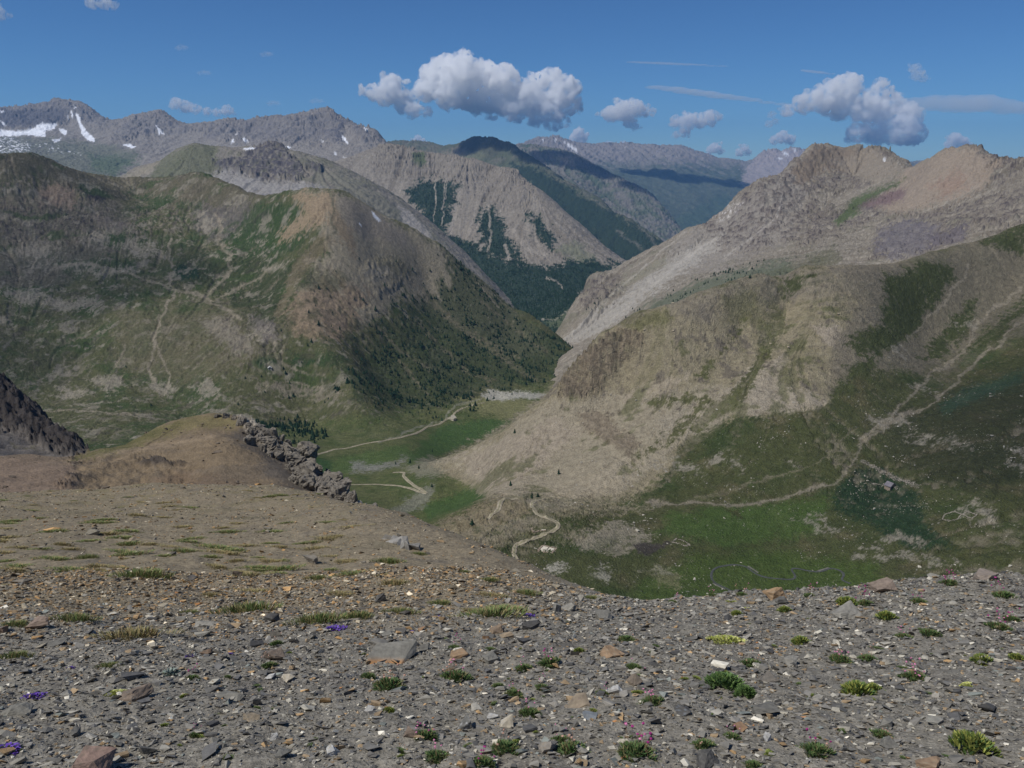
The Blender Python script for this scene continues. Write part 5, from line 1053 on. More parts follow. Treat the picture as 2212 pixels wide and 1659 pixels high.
for i, (u, vv, wpx, lab) in enumerate([(17, 1618, 74, 'deep violet clump of flowers at the border of the picture'), (76, 1504, 62, 'strip of violet flowers in grey gravel'), (412, 1418, 30, 'little violet flowers beside the rusty brown stone'), (715, 1360, 66, 'violet flowers below a band of bright grass'),
        (497, 1412, 18, 'few violet blooms beyond a brown stone'), (155, 1442, 26, 'faint violet blooms in dark gravel'), (944, 1332, 30, 'violet flowers just below the grass at the edge of the tan slope'), (1137, 1330, 44, 'violet flowers beyond the black oblong block'), (890, 1364, 16, 'two violet blooms behind the orange-fronted slab'), (741, 1356, 34, 'violet blooms beside pale stones at the end of a violet strip')]):
    plant('violet_flower_patch', violet_mat[i % 2], u, vv, wpx, lab, 'flower', 'violet flowers in the gravel', None, 0, 1, .8)
# grass clumps
TUFT = [(309, 1246, 160, 0, 'long bright grass clump midway up the tan slope'), (189, 1206, 64, 0, 'small green grass clump above the long bright one'), (165, 1341, 116, 0, 'grass strip beside the reddish half buried boulder'), (34, 1352, 84, 0, 'grass clump at the border of the picture below the tan slope'),
 (285, 1378, 196, 1, 'wide yellowish grass clump on the gravel border'), (539, 1322, 156, 0, 'thick green grass band above the black stone'), (412, 1326, 60, 0, 'short grass clump beside the thick green band'), (457, 1288, 70, 1, 'dull olive grass clump above the thick green band'),
 (687, 1344, 140, 0, 'fresh green grass bank above violet flowers'), (34, 1420, 92, 0, 'dark tall grass clump at the border of the picture'), (240, 1440, 70, 0, 'dark green upright grass clump standing alone on grey gravel'), (869, 1326, 92, 0, 'pale green grass clump at the foot of the tan slope'),
 (954, 1306, 72, 0, 'upper green grass clump beside the pale one'), (769, 1334, 96, 0, 'grass clump joining the fresh green bank'), (841, 1216, 84, 0, 'grass line high on the tan slope near its steep edge'), (858, 1264, 106, 1, 'sprawling olive grass clump in mid slope'), (1054, 1256, 66, 0, 'green grass clump near the edge above the track'), (1137, 1284, 80, 0, 'grass clump lowest along the slope edge'),
 (1277, 1294, 54, 0, 'grass clump where tan slope meets grey gravel'), (906, 1198, 44, 0, 'small curved grass clump near the slope edge'), (1003, 1236, 34, 0, 'short grass clump close to the slope edge'), (134, 1178, 60, 1, 'dry grass clump high on the slope'), (512, 1213, 54, 1, 'yellow dry grass clump in the mid slope'), (687, 1251, 64, 0, 'green grass clump above a rough stone cluster')]
for i, (u, vv, wpx, dry, lab) in enumerate(TUFT):
    p = near.hit(u, vv)
    if p is None: continue
    o = (dry_mesh[i % 2] if dry else tuft_mesh[i % 3]).copy(); COL.objects.link(o)
    s = metre(p, wpx)/2; o.location = p-Vector((0, 0, s*.03)); zs = min(1.5, max(.75, .11/(s*.3+.01)))
    o.scale = (s, s*.8, s*zs*.68); o.rotation_euler = (-.2, 0, random.uniform(-.2, .2))
    tag(o, lab, 'grass', 'grass clumps on the near slope')
n_small = 0
small = [(113, 1150), (38, 1184), (10, 1212), (296, 1114), (515, 1131), (412, 1165), (478, 1141), (495, 1190), (605, 1182), (687, 1186), (718, 1203), (7, 1163), (323, 1176), (546, 1279), (739, 1284), (275, 1199), (748, 1287), (831, 1243), (1071, 1288), (1102, 1318), (1023, 1322), (1054, 1330), (7, 1265), (600, 1240), (770, 1240)]
rr = random.Random(5)
for k in range(95):
    small.append((rr.uniform(0, 760), 1056+(rr.random()**1.3)*190))
for u, vv in small:
    p = near.hit(u, vv)
    if p is None or p.y > 30: continue
    o = rr.choice(dry_mesh+dry_mesh+tuft_mesh).copy(); COL.objects.link(o)
    s = rr.uniform(.07, .2); o.location = p-Vector((0, 0, s*.05)); o.scale = (s*rr.uniform(1, 1.7), s, s*rr.uniform(.5, .85)); o.rotation_euler = (-.2, 0, rr.uniform(-.3, .3))
    tag(o, 'small faded grass tuft, one of many dotting the tan slope', 'grass', 'small tufts dotting the tan slope'); n_small += 1
for k in range(85):
    u, vv = rr.uniform(350, 2190), rr.uniform(1310, 1650)
    if u < 900 and vv < 1400: continue
    p = near.hit(u, vv)
    if p is None or p.y > 8: continue
    o = rr.choice(thrift_foliage+yellow_foliage).copy(); o.name = 'sprig'; COL.objects.link(o)
    s = rr.uniform(.008, .022); o.location = p-Vector((0, 0, s*.1)); o.scale = (s*rr.uniform(.8, 1.9), s, s*rr.uniform(.5, .9)); o.rotation_euler = (-.2, 0, rr.uniform(-1.5, 1.5))
    tag(o, 'tiny green sprig, one of many rooted between the grey stones', 'plant', 'tiny sprigs between the stones')
print('plants', time.time()-T0)
# ================================================================ THINGS DOWN IN THE VALLEY
def ribbon(name, pts, width, mat, lift=.22, land=None, ymin=0, c=None, kind='structure'):
    land = land or valley
    P3 = [land.hit(u, v_, ymin) for u, v_ in pts]
    P3 = [p for p in P3 if p is not None]
    # smooth, dense centre line
    Q = np.array([p[:2] for p in P3]); n = len(Q)
    t = np.concatenate([[0], np.cumsum(np.linalg.norm(np.diff(Q, axis=0), axis=1))])
    tt = np.arange(0, t[-1], 1.5)
    X = np.stack([np.interp(tt, t, Q[:, 0]), np.interp(tt, t, Q[:, 1])], -1)
    for _ in range(4): X[1:-1] = (X[:-2]+2*X[1:-1]+X[2:])/4
    d = np.gradient(X, axis=0); d /= np.linalg.norm(d, axis=1)[:, None]+1e-9
    nrm = np.stack([-d[:, 1], d[:, 0]], -1)
    wv = width*(1+.22*pnoise(tt/9, tt*0, 7))
    V = []
    off = (-.5, -.25, 0, .25, .5)
    for o_ in off:
        q = X+nrm*(wv*o_)[:, None]
        z = np.maximum.reduce([land.z_at(q[:, 0]+dx, q[:, 1]+dy) for dx, dy in ((0, 0), (.6, 0), (-.6, 0), (0, .8), (0, -.8))])
        V.append(np.concatenate([q, (z+lift*(1 if abs(o_) < .5 else .2))[:, None]], 1))
    m_ = len(X); V = np.concatenate(V)
    F = np.concatenate([np.stack([np.arange(m_-1)+k*m_, np.arange(m_-1)+(k+1)*m_, np.arange(1, m_)+(k+1)*m_, np.arange(1, m_)+k*m_], -1) for k in range(4)])
    C = np.tile(c, (len(V), 1))*(1+.18*RNG.standard_normal((len(V), 1)))
    C[2*m_:3*m_] *= np.array([.72, .78, .6])            # grassy middle between the wheel ruts
    o = mesh_obj(name, V, F, mat, col=np.clip(C, 0, 1), smooth=True); o['kind'] = kind
    return o
dirt_m = land_mat('dirt', 2.0, .6, .2, .3, .1)
TRK = alb(138, 129, 111)
ribbon('dirt_track', [(1190, 1262), (1150, 1240), (1123, 1220), (1109, 1199), (1114, 1177), (1133, 1171), (1168, 1159), (1195, 1149), (1209, 1137), (1202, 1127), (1178, 1118), (1157, 1110), (1149, 1096), (1148, 1087), (1156, 1082), (1185, 1079)], 2.5, dirt_m, c=TRK, ymin=300)
ribbon('dirt_track', [(1052, 1122), (1060, 1116), (1077, 1102), (1084, 1082), (1094, 1077), (1120, 1077)], 3.0, dirt_m, c=TRK, ymin=300)
ribbon('dirt_track', [(700, 1056), (720, 1052), (761, 1047), (813, 1046), (847, 1048), (881, 1054), (905, 1063), (922, 1066)], 2.6, dirt_m, c=TRK, ymin=500)
ribbon('dirt_track', [(922, 1066), (898, 1052), (881, 1039), (871, 1028), (874, 1022), (866, 1020), (847, 1021)], 2.6, dirt_m, c=TRK, ymin=500)
ribbon('dirt_track', [(630, 998), (644, 994), (675, 985), (720, 971), (751, 968), (785, 959), (826, 953), (864, 946), (898, 937), (916, 927), (922, 922), (950, 916), (960, 908), (977, 898), (995, 884), (1019, 877), (1046, 870)], 3.0, dirt_m, c=TRK, ymin=600)
water_m = flat_mat('stream_water', alb(70, 72, 68), .4, 1.2, .3, .1, .05)
def stream(pts, wd):
    o = ribbon('stream', pts, wd, water_m, .12, c=alb(60, 64, 66), ymin=300)
    return o
stream([(1590, 1285), (1581, 1276), (1557, 1266), (1540, 1257), (1535, 1244), (1540, 1230), (1557, 1223), (1591, 1219), (1616, 1225), (1622, 1233), (1640, 1244), (1660, 1249), (1695, 1252), (1719, 1251), (1720, 1244), (1708, 1232), (1710, 1226), (1740, 1232), (1767, 1237), (1784, 1232), (1794, 1226), (1811, 1230), (1825, 1240), (1823, 1247), (1813, 1252), (1840, 1262)], 1.2)
ribbon('gravel_bar', [(1616, 1223), (1628, 1230), (1640, 1239)], 1.2, dirt_m, .2, c=alb(104, 102, 94), ymin=300)
ribbon('gravel_bar', [(1764, 1234), (1782, 1229), (1792, 1225)], 1.0, dirt_m, .2, c=alb(104, 102, 94), ymin=300)
ribbon('gravel_bar', [(1540, 1260), (1556, 1269), (1570, 1275)], 1.2, dirt_m, .2, c=alb(104, 102, 94), ymin=300)

# ---------------------------------------------------------------- huts, walls and ruins
stonewall_m = flat_mat('rubble_wall', alb(140, 126, 110), .9, 1.5, .35, .6, .1)
palewall_m = flat_mat('pale_render', alb(186, 178, 160), .9, 1.5, .2, .3, .05)
roof_m = flat_mat('roof_sheet', alb(104, 100, 104), .6, .8, .2, .2, .03)
wood_m = flat_mat('door_wood', alb(70, 52, 38), .8, 2, .25, .3, .02)
dark_m = flat_mat('window_dark', alb(40, 42, 46), .3, 2, .1, .1, .01)
def bx(x0, x1, y0, y1, z0, z1):
    V = np.array([(x0,y0,z0),(x1,y0,z0),(x1,y1,z0),(x0,y1,z0),(x0,y0,z1),(x1,y0,z1),(x1,y1,z1),(x0,y1,z1)], float)
    return V, np.array([(0,3,2,1),(4,5,6,7),(0,1,5,4),(1,2,6,5),(2,3,7,6),(3,0,4,7)])
def joinq(parts):
    Vs, Fs, b = [], [], 0
    for V, F in parts: Vs.append(V); Fs.append(F+b); b += len(V)
    return np.concatenate(Vs), np.concatenate(Fs)
def hut(u, v_, w, l, h, rz, label, wm, rm, ymin=300, dz=0):
    p = valley.hit(u, v_, ymin)
    r = bpy.data.objects.new('stone_hut', None); COL.objects.link(r); r.location = p+Vector((0, 0, -.3+dz)); r.rotation_euler = (0, 0, rz)
    tag(r, label, 'hut')
    V, F = bx(-w/2, w/2, -l/2, l/2, -2.5, h)
    gab = np.array([(-w/2, -l/2, h), (w/2, -l/2, h), (0, -l/2, h+w*.36), (-w/2, l/2, h), (w/2, l/2, h), (0, l/2, h+w*.36)])
    V2 = np.concatenate([V, gab]); F2 = np.concatenate([F, np.array([(8, 9, 10, 10), (12, 11, 13, 13)])])
    bm = bmesh.new(); vs_ = [bm.verts.new(c) for c in V2]
    for f in F: bm.faces.new([vs_[i] for i in f])
    bm.faces.new([vs_[i] for i in (8, 9, 10)]); bm.faces.new([vs_[i] for i in (12, 11, 13)])
    me = bpy.data.meshes.new('wall'); bm.to_mesh(me); bm.free(); me.materials.append(wm)
    wo = bpy.data.objects.new('wall', me); COL.objects.link(wo); wo.parent = r
    o = .35; t = .18; zr = h+w*.36; ze = h-o*.72
    RV = []
    for yy in (-l/2-o, l/2+o):
        RV += [(-w/2-o, yy, ze+.05), (0, yy, zr+.06), (w/2+o, yy, ze+.05), (w/2+o, yy, ze+.05+t), (0, yy, zr+.06+t), (-w/2-o, yy, ze+.05+t)]
    RF = [(0, 1, 4, 5), (1, 2, 3, 4), (6, 11, 10, 7), (7, 10, 9, 8), (5, 4, 10, 11), (4, 3, 9, 10), (0, 6, 7, 1), (1, 7, 8, 2), (0, 5, 11, 6), (2, 8, 9, 3)]
    mesh_obj('roof', RV, RF, rm, parent=r)
    mesh_obj('door', *bx(-.5, .5, -l/2-.06, -l/2+.05, .25, 2.2), wood_m, parent=r)
    for sx in (-w*.3, w*.3):
        mesh_obj('window', *bx(sx-.35, sx+.35, -l/2-.05, -l/2+.05, 1.1, 1.9), dark_m, parent=r)
    return r
hut(1922, 1054, 5.2, 4.2, 2.3, .5, 'small stone hut with a grey roof below the long rubble bank', stonewall_m, roof_m)
hut(977, 906, 8.5, 6, 2.8, -.6, 'low pale-roofed house beside the valley track', palewall_m, flat_mat('pale_roof', alb(176, 168, 150), .7, .8, .15, .2, .03), 600)
hut(583, 797, 4.6, 3.4, 2.0, .3, 'small white-roofed shed on the green terrace across the valley', palewall_m, flat_mat('white_roof', alb(196, 194, 188), .6, .8, .1, .2, .03), 700)
def ruin(u, v_, w, l, rz, label, slabs, ymin=300):
    p = valley.hit(u, v_, ymin)
    r = bpy.data.objects.new('ruined_building', None); COL.objects.link(r); r.location = p; r.rotation_euler = (0, 0, rz); tag(r, label, 'ruin')
    prt = []
    rr_ = random.Random(int(u))
    for (x0, y0, x1, y1) in ((-w/2, -l/2, w/2, -l/2), (w/2, -l/2, w/2, l/2), (w/2, l/2, -w/2, l/2), (-w/2, l/2, -w/2, -l/2)):
        n_ = max(3, int(math.hypot(x1-x0, y1-y0)/.9))
        for k in range(n_):
            if rr_.random() < .12: continue
            cx, cy = x0+(x1-x0)*(k+.5)/n_, y0+(y1-y0)*(k+.5)/n_
            prt.append(bx(cx-.42, cx+.42, cy-.42, cy+.42, -2, rr_.uniform(.2, .7)))
    mesh_obj('low_wall', *joinq(prt), stonewall_m, parent=r)
    for (x0, x1, y0, y1) in slabs:
        mesh_obj('floor_slab', *bx(x0, x1, y0, y1, -2, .35), palewall_m, parent=r)
ruin(1166, 1144, 9, 4.5, .25, 'ruined foundation with one pale floor inside the bend of the track', [(.8, 4, -1.6, 1.8)])
ruin(1182, 1188, 8, 6.4, -.45, 'pair of pale floor slabs of a ruin below the bend of the track', [(-3.4, -.3, -2.6, 2.6), (.3, 3.4, -2.6, 2.6)])

# rubble blocks in one mesh
def rubble(pos, size, c, seed, flatn=.6):
    """many angular blocks at given points -> V, F, C"""
    r = np.random.default_rng(seed); Vs, Fs, Cs, b = [], [], [], 0
    n = len(pos); pi = r.integers(0, len(protos), n)
    for k, (PV, PF) in enumerate(protos):
        s = np.nonzero(pi == k)[0]
        if not len(s): continue
        az = r.uniform(0, 6.283, len(s)); c_, s_ = np.cos(az)[:, None], np.sin(az)[:, None]
        q = np.repeat(PV[None], len(s), 0)*np.array([1, 1, flatn/.45])*r.uniform(.75, 1.25, (len(s), 1, 3))
        q = np.stack([q[..., 0]*c_-q[..., 1]*s_, q[..., 0]*s_+q[..., 1]*c_, q[..., 2]], -1)*(size[s]/2)[:, None, None]
        q += pos[s][:, None]
        Vs.append(q.reshape(-1, 3)); Fs.append((PF[None]+(np.arange(len(s))*len(PV))[:, None, None]).reshape(-1, 3)+b)
        Cs.append(np.repeat(np.asarray(c)[None]*r.uniform(.7, 1.2, (len(s), 1)), len(PV), 0)); b += len(s)*len(PV)
    return np.concatenate(Vs), np.concatenate(Fs), np.concatenate(Cs)
boulder_m = col_mat('boulder', .9, .15, 3, .3, .6, .08)
def stone_line(name, pts, wd, step, sz, label, cat, ymin=300, c=alb(146, 138, 126)):
    P3 = [valley.hit(u, v_, ymin) for u, v_ in pts]; Q = np.array([p[:2] for p in P3 if p is not None])
    t = np.concatenate([[0], np.cumsum(np.linalg.norm(np.diff(Q, axis=0), axis=1))]); n = int(t[-1]/step)
    tt = np.sort(RNG.uniform(0, t[-1], n)); x = np.interp(tt, t, Q[:, 0])+RNG.normal(0, wd/2, n); y = np.interp(tt, t, Q[:, 1])+RNG.normal(0, wd/2, n)
    z = valley.z_at(x, y)
    V, F, C = rubble(np.stack([x, y, z+sz*.2], -1), RNG.uniform(.5, 1.3, n)*sz, c, 5)
    o = mesh_obj(name, V, F, boulder_m, col=C); tag(o, label, cat)
stone_line('rubble_wall', [(1862, 994), (1890, 1008), (1920, 1024), (1950, 1038), (1984, 1052)], 2.2, .12, .9, 'long straight rubble wall slanting above the stone hut', 'wall')
stone_line('stone_pen', [(2040, 1112), (2058, 1106), (2080, 1112), (2100, 1120), (2110, 1112), (2090, 1106), (2076, 1112), (2068, 1122), (2050, 1126), (2036, 1122), (2040, 1112)], .2, .07, .6, 'looped dry-stone pen on the green flat', 'wall')
stone_line('stone_heap', [(1880, 1046), (1900, 1046), (1935, 1056), (1945, 1060)], 1.6, .22, .8, 'spread of rubble around the stone hut', 'stones')
stone_line('stone_ring', [(1452, 1170), (1462, 1164), (1480, 1170), (1490, 1178), (1478, 1180), (1466, 1174), (1452, 1172)], .6, .25, .8, 'pale ring of stones on the meadow beyond the dark pond', 'stones')

# scattered white boulders on the pastures: far too many to count
def land_sample(land, mask, n, seed):
    r = np.random.default_rng(seed)
    dl = np.gradient(land.yv)[:, None]; area = dl*land.Y
    p = (mask*area).ravel(); p = np.clip(p, 0, None); p /= p.sum()
    k = r.choice(p.size, n, p=p); i, j = np.unravel_index(k, land.X.shape)
    a = land.av[np.clip(j, 0, land.na-1)]+(r.random(n)-.5)*(land.av[1]-land.av[0]); y = land.yv[i]*(1+(r.random(n)-.5)*.003)
    x = a*y
    return x, y, land.z_at(x, y)
bm_ = (valley.V > 850)*(valley.U > 1150)*sstep(-.2, .9, fbm(valley.X/30, valley.Y/30, 3, 311))*(valley.Y > 330)*1.0
x, y, z = land_sample(valley, bm_, 6500, 9)
s_ = np.minimum(.34*((1-RNG.random(len(x)))**(-1/2.2)), 2.4)
V, F, C = rubble(np.stack([x, y, z+s_*.12], -1), s_, alb(158, 152, 138), 6)
o = mesh_obj('pasture_boulders', V, F, boulder_m, col=C); o['kind'] = 'stuff'; o['label'] = 'countless pale boulders strewn over the green pasture'
bm2 = (righth > .5)*(sstep(.0, .8, fbm(valley.X/25, valley.Y/25, 3, 315))+.15)
x, y, z = land_sample(valley, bm2, 8000, 12)
s_ = np.minimum(.4*((1-RNG.random(len(x)))**(-1/2.1)), 3.2)
V, F, C = rubble(np.stack([x, y, z+s_*.1], -1), s_, alb(150, 138, 118), 7)
o = mesh_obj('hillside_boulders', V, F, boulder_m, col=C); o['kind'] = 'stuff'; o['label'] = 'countless tan blocks lying on the dry hillside'

km = sstep(.0, .9, fbm(knoll.X/6, knoll.Y/6, 3, 321))*(knoll.Y < 112)*(knoll.Y > 60)*(knoll.V > 915)
x, y, z = land_sample(knoll, km, 1500, 14)
s_ = np.minimum(.12*((1-RNG.random(len(x)))**(-1/2.0)), 1.1)
V, F, C = rubble(np.stack([x, y, z+s_*.1], -1), s_, alb(104, 94, 82), 8)
o = mesh_obj('knoll_stones', V, F, boulder_m, col=C); o['kind'] = 'stuff'; o['label'] = 'small dark stones strewn over the bare knoll'
# ---------------------------------------------------------------- rocks of the rib on the knoll
RIB = [(470, 897, 16), (488, 899, 14), (505, 902, 18), (522, 908, 18), (536, 916, 22), (548, 930, 26), (560, 928, 24), (574, 936, 26), (556, 948, 24), (590, 944, 26), (604, 954, 30), (585, 962, 24), (600, 972, 24), (622, 962, 26), (616, 978, 34), (636, 978, 40), (654, 990, 44), (640, 1002, 34), (660, 1012, 46), (650, 1028, 30), (676, 1022, 40), (680, 1042, 46), (700, 1034, 34), (712, 1046, 40), (700, 1060, 40), (722, 1056, 42), (740, 1062, 36), (746, 1078, 32), (728, 1080, 34), (758, 1080, 30), (756, 1096, 22), (776, 1098, 22), (790, 1104, 24), (802, 1108, 24), (812, 1118, 22), (826, 1126, 18), (800, 1120, 18)]
RIB = RIB+[(u_-16, v__+9, w__*.8) for u_, v__, w__ in RIB[6:]]+[(u_+6, v__-8, w__*.6) for u_, v__, w__ in RIB[8::2]]
ribw = ['squat', 'blocky', 'narrow', 'split', 'leaning', 'jagged', 'flat-topped']
for i, (u, v_, wpx) in enumerate(RIB):
    p = knoll.hit(u, v_+4) or at(u, v_, 95)
    if p.y > 140: p = at(u, v_, 92)
    w_ = metre(p, wpx)/2*random.uniform(.6, 1.5)
    V, F = hull_proto(15, 700+i, w_*random.uniform(.7, 1.1), w_*.9, w_*random.uniform(.9, 1.6), 3, .24, .92)
    V = rotz(V, random.uniform(-.5, .5), random.uniform(-.15, .15), random.uniform(-.3, .1)+.25)
    V[:, 2] += w_*.1
    cc = rock_colour(V, alb(112, 106, 96), alb(64, 59, 54), 2.8/w_, 0)
    o = mesh_obj('rib_block', V, F, boulder_m, col=cc); o.location = p
    tag(o, 'pale limestone block, one of the row forming the broken rib on the knoll', 'rock', 'limestone blocks of the rib')
for (u, v_, n_, wd, lab) in ((870, 1160, 6, 16, 'low line of grey ledge stones on the edge of the tan slope'),):
    pos = []
    for k in range(9):
        p = near.hit(836+k*7, 1160+k*3.4)
        if p is not None and p.y < 22: pos.append(p[:])
    V, F, C = rubble(np.array(pos), np.full(len(pos), .2), alb(130, 126, 118), 3); o = mesh_obj('ledge_stones', V, F, stone_m, col=C); tag(o, lab, 'rock')
print('valley things', time.time()-T0)

# ---------------------------------------------------------------- conifers
tree_m = col_mat('conifer', .85, .1, 2, .3, .2, .05)
def conifer(seed, tiers=6, sides=8, full=.3):
    r = np.random.default_rng(seed); V, F, C = [], [], []
    for k in range(4):        # trunk
        a = k*math.pi/2; V += [(.02*math.cos(a), .02*math.sin(a), 0), (.008*math.cos(a), .008*math.sin(a), .8)]; C += [alb(74, 60, 48)]*2
    F += [(2*k, (2*k+2) % 8, (2*k+3) % 8) for k in range(4)]+[(2*k, (2*k+3) % 8, 2*k+1) for k in range(4)]
    for t in range(tiers):
        f = t/(tiers-1); z0 = .10+.72*f; rad = full*(1-f)**.75*r.uniform(.85, 1.1)+.03; h = .26*(1-.4*f)
        b = len(V); V.append((r.normal(0, .01), r.normal(0, .01), min(1, z0+h))); C.append(alb(42, 62, 44))
        n = sides
        for k in range(n):
            a = 2*math.pi*(k+r.uniform(-.3, .3))/n; q = rad*r.uniform(.55, 1.2)
            V.append((q*math.cos(a), q*math.sin(a), z0+r.uniform(-.06, .04))); C.append(alb(30, 48, 34)*r.uniform(.7, 1.35))
        F += [(b, b+1+k, b+1+(k+1) % n) for k in range(n)]
    return np.array(V), np.array(F), np.array(C)
TV = [conifer(k, 6 if k < 4 else 5, 8, .24+.03*(k % 3)) for k in range(6)]
tree_obj = [mesh_obj('conifer_tree', *t[:2], tree_m, col=t[2], link=False) for t in TV]
v = valley
scat = v.mpoly([(560, 780), (700, 590), (880, 540), (960, 545), (1040, 605), (1120, 670), (1240, 750), (1228, 800), (1120, 840), (950, 890), (760, 905), (640, 890), (480, 860), (430, 820)], 20, 20)
clump = sstep(-.1, .7, fbm(v.X/45, v.Y/45, 4, 401, .6))
belt = v.mpoly([(548, 905), (650, 905), (705, 932), (695, 958), (600, 958), (560, 938)], 6, 6)
lowscat = v.mpoly([(100, 800), (300, 760), (430, 800), (760, 880), (900, 900), (820, 925), (700, 915), (540, 895), (240, 890), (100, 850)], 20, 20)
tmask = (forest*(1-.93*clear)*(.3+1.5*clump)*2.6 + scat*(1-forest)*(.05+.6*clump**2)*1.0 + belt*4*(.3+clump) + lowscat*.06*(.2+clump))
tmask = tmask*(1-.95*np.clip(v.mline([(630, 998), (720, 971), (864, 946), (916, 927), (960, 908), (1046, 870)], 8, 2), 0, 1))*(v.V < 975)
x, y, z = land_sample(v, tmask, 5600, 21)
h = (2.4+5.2*RNG.random(len(x))**1.3)*(1+.3*(RNG.random(len(x)) < .1))
single = [(1207, 1024), (1103, 1049), (1162, 1074), (1149, 1076), (1020, 1133), (886, 1000), (855, 1003), (933, 1052), (905, 1012), (934, 976), (1112, 935), (1370+90, 612), (1620, 600)]
keep_ = []
for u, v_ in single:
    p = valley.hit(u, v_, 300)
    if p is not None: keep_.append(p)
sx = np.array([p.x for p in keep_]); sy = np.array([p.y for p in keep_]); sz_ = np.array([p.z for p in keep_])
ok = np.ones(len(x), bool)
app = h/y
Up, Vp = project(x, y, z+h*.5)
order = np.argsort(-app*((Up > 0) & (Up < 2212)))
ind = order[:285]
lone = ['lone conifer high on the pink scree below the hill', 'lone conifer low on the pink scree', 'small conifer at the scree foot above the track', 'smaller companion conifer at the scree foot', 'tiny conifer on the bare knoll by the terrace edge', 'conifer beside the rocky gully in the meadow', 'conifer at the gravel patch in the meadow', 'conifer near the hairpin of the lower track',
        'dark conifer above the hairpin of the lower track', 'conifer where the scree meets the green meadow', 'conifer on the meadow edge of the scree', 'conifer standing on the crest of the tan hill', 'conifer far along the crest of the tan hill']
for k, p in enumerate(keep_):
    o = tree_obj[k % 6].copy(); COL.objects.link(o); s = random.uniform(3.6, 5.2); o.location = p-Vector((0, 0, .2)); o.scale = (s, s, s); o.rotation_euler = (0, 0, random.uniform(0, 6))
    tag(o, lone[k % len(lone)], 'tree', 'lone conifers about the scree')
for k in ind:
    o = tree_obj[int(k) % 6].copy(); COL.objects.link(o); s = float(h[k]); o.location = (float(x[k]), float(y[k]), float(z[k])-.3); o.scale = (s, s, s); o.rotation_euler = (0, 0, random.uniform(0, 6))
    tag(o, 'dark conifer among the scattered trees at the foot of the far slope', 'tree', 'conifers at the foot of the far slope')
rest = order[285:]
def forest_mesh(name, x, y, z, h, label, protos_, seed):
    r = np.random.default_rng(seed); Vs, Fs, Cs, b = [], [], [], 0; n = len(x); pi = r.integers(0, len(protos_), n)
    for k, (PV, PF, PC) in enumerate(protos_):
        s = np.nonzero(pi == k)[0]
        az = r.uniform(0, 6.283, len(s)); c_, s_ = np.cos(az)[:, None], np.sin(az)[:, None]
        q = np.repeat(PV[None], len(s), 0)
        q = np.stack([q[..., 0]*c_-q[..., 1]*s_, q[..., 0]*s_+q[..., 1]*c_, q[..., 2]], -1)*h[s][:, None, None]
        q += np.stack([x[s], y[s], z[s]-.3], -1)[:, None]
        Vs.append(q.reshape(-1, 3)); Fs.append((PF[None]+(np.arange(len(s))*len(PV))[:, None, None]).reshape(-1, 3)+b)
        Cs.append((PC[None]*r.uniform(.7, 1.3, (len(s), 1, 1))).reshape(-1, 3)); b += len(s)*len(PV)
    o = mesh_obj(name, np.concatenate(Vs), np.concatenate(Fs), tree_m, col=np.concatenate(Cs)); o['kind'] = 'stuff'; o['label'] = label
    return o
forest_mesh('conifer_forest', x[rest], y[rest], z[rest], h[rest], 'dense dark conifer wood covering the slope below the bare spur', TV, 3)
LOW = [conifer(20+k, 3, 6, .26) for k in range(4)]
x, y, z = land_sample(wall, wall.wood*(.5+.6*sstep(-.3, .6, fbm(wall.X/90, wall.Y/90, 3, 77))), 15000, 22)
forest_mesh('gorge_forest', x, y, z, RNG.uniform(6, 13, len(x)), 'blue-green conifer forest filling the gorge', LOW, 4)
mb = np.maximum(mass.mpoly([(1300, 730), (1340, 690), (1400, 655), (1480, 615), (1600, 575), (1660, 560), (1620, 600), (1500, 660), (1320, 750)], 8, 8), .7*mass.mpoly([(1270, 660), (1330, 620), (1400, 575), (1380, 600), (1300, 660), (1250, 690)], 8, 8))*sstep(-.1, .6, fbm(mass.X/40, mass.Y/40, 3, 78))
x, y, z = land_sample(mass, mb, 420, 23)
forest_mesh('scree_trees', x, y, z, RNG.uniform(3, 7, len(x)), 'thin belt of conifers along the foot of the grey massif', TV[:3], 5)
print('trees', time.time()-T0)
# ================================================================ CLOUDS
from mathutils import noise as mn
def cloud_mat(name, dens, colr=(1, 1, 1), aniso=0.0, billow=0):
    m = bpy.data.materials.new(name); m.use_nodes = True; n = m.node_tree; n.nodes.clear()
    o_ = n.nodes.new('ShaderNodeOutputMaterial'); pv = n.nodes.new('ShaderNodeVolumePrincipled')
    pv.inputs['Color'].default_value = (*colr, 1); pv.inputs['Density'].default_value = dens; pv.inputs['Anisotropy'].default_value = aniso
    if billow:
        tc = n.nodes.new('ShaderNodeTexCoord'); nz = n.nodes.new('ShaderNodeTexNoise'); nz.inputs['Scale'].default_value = 1/billow; nz.inputs['Detail'].default_value = 5; nz.inputs['Roughness'].default_value = .62
        mr = n.nodes.new('ShaderNodeMapRange'); mr.interpolation_type = 'SMOOTHSTEP'; mr.inputs['From Min'].default_value = .40; mr.inputs['From Max'].default_value = .60
        mr.inputs['To Min'].default_value = 0; mr.inputs['To Max'].default_value = dens*2.2
        n.links.new(tc.outputs['Object'], nz.inputs['Vector']); n.links.new(nz.outputs['Fac'], mr.inputs['Value']); n.links.new(mr.outputs[0], pv.inputs['Density'])
        m.cycles.homogeneous_volume = False
    n.links.new(pv.outputs[0], o_.inputs['Volume'])
    return m
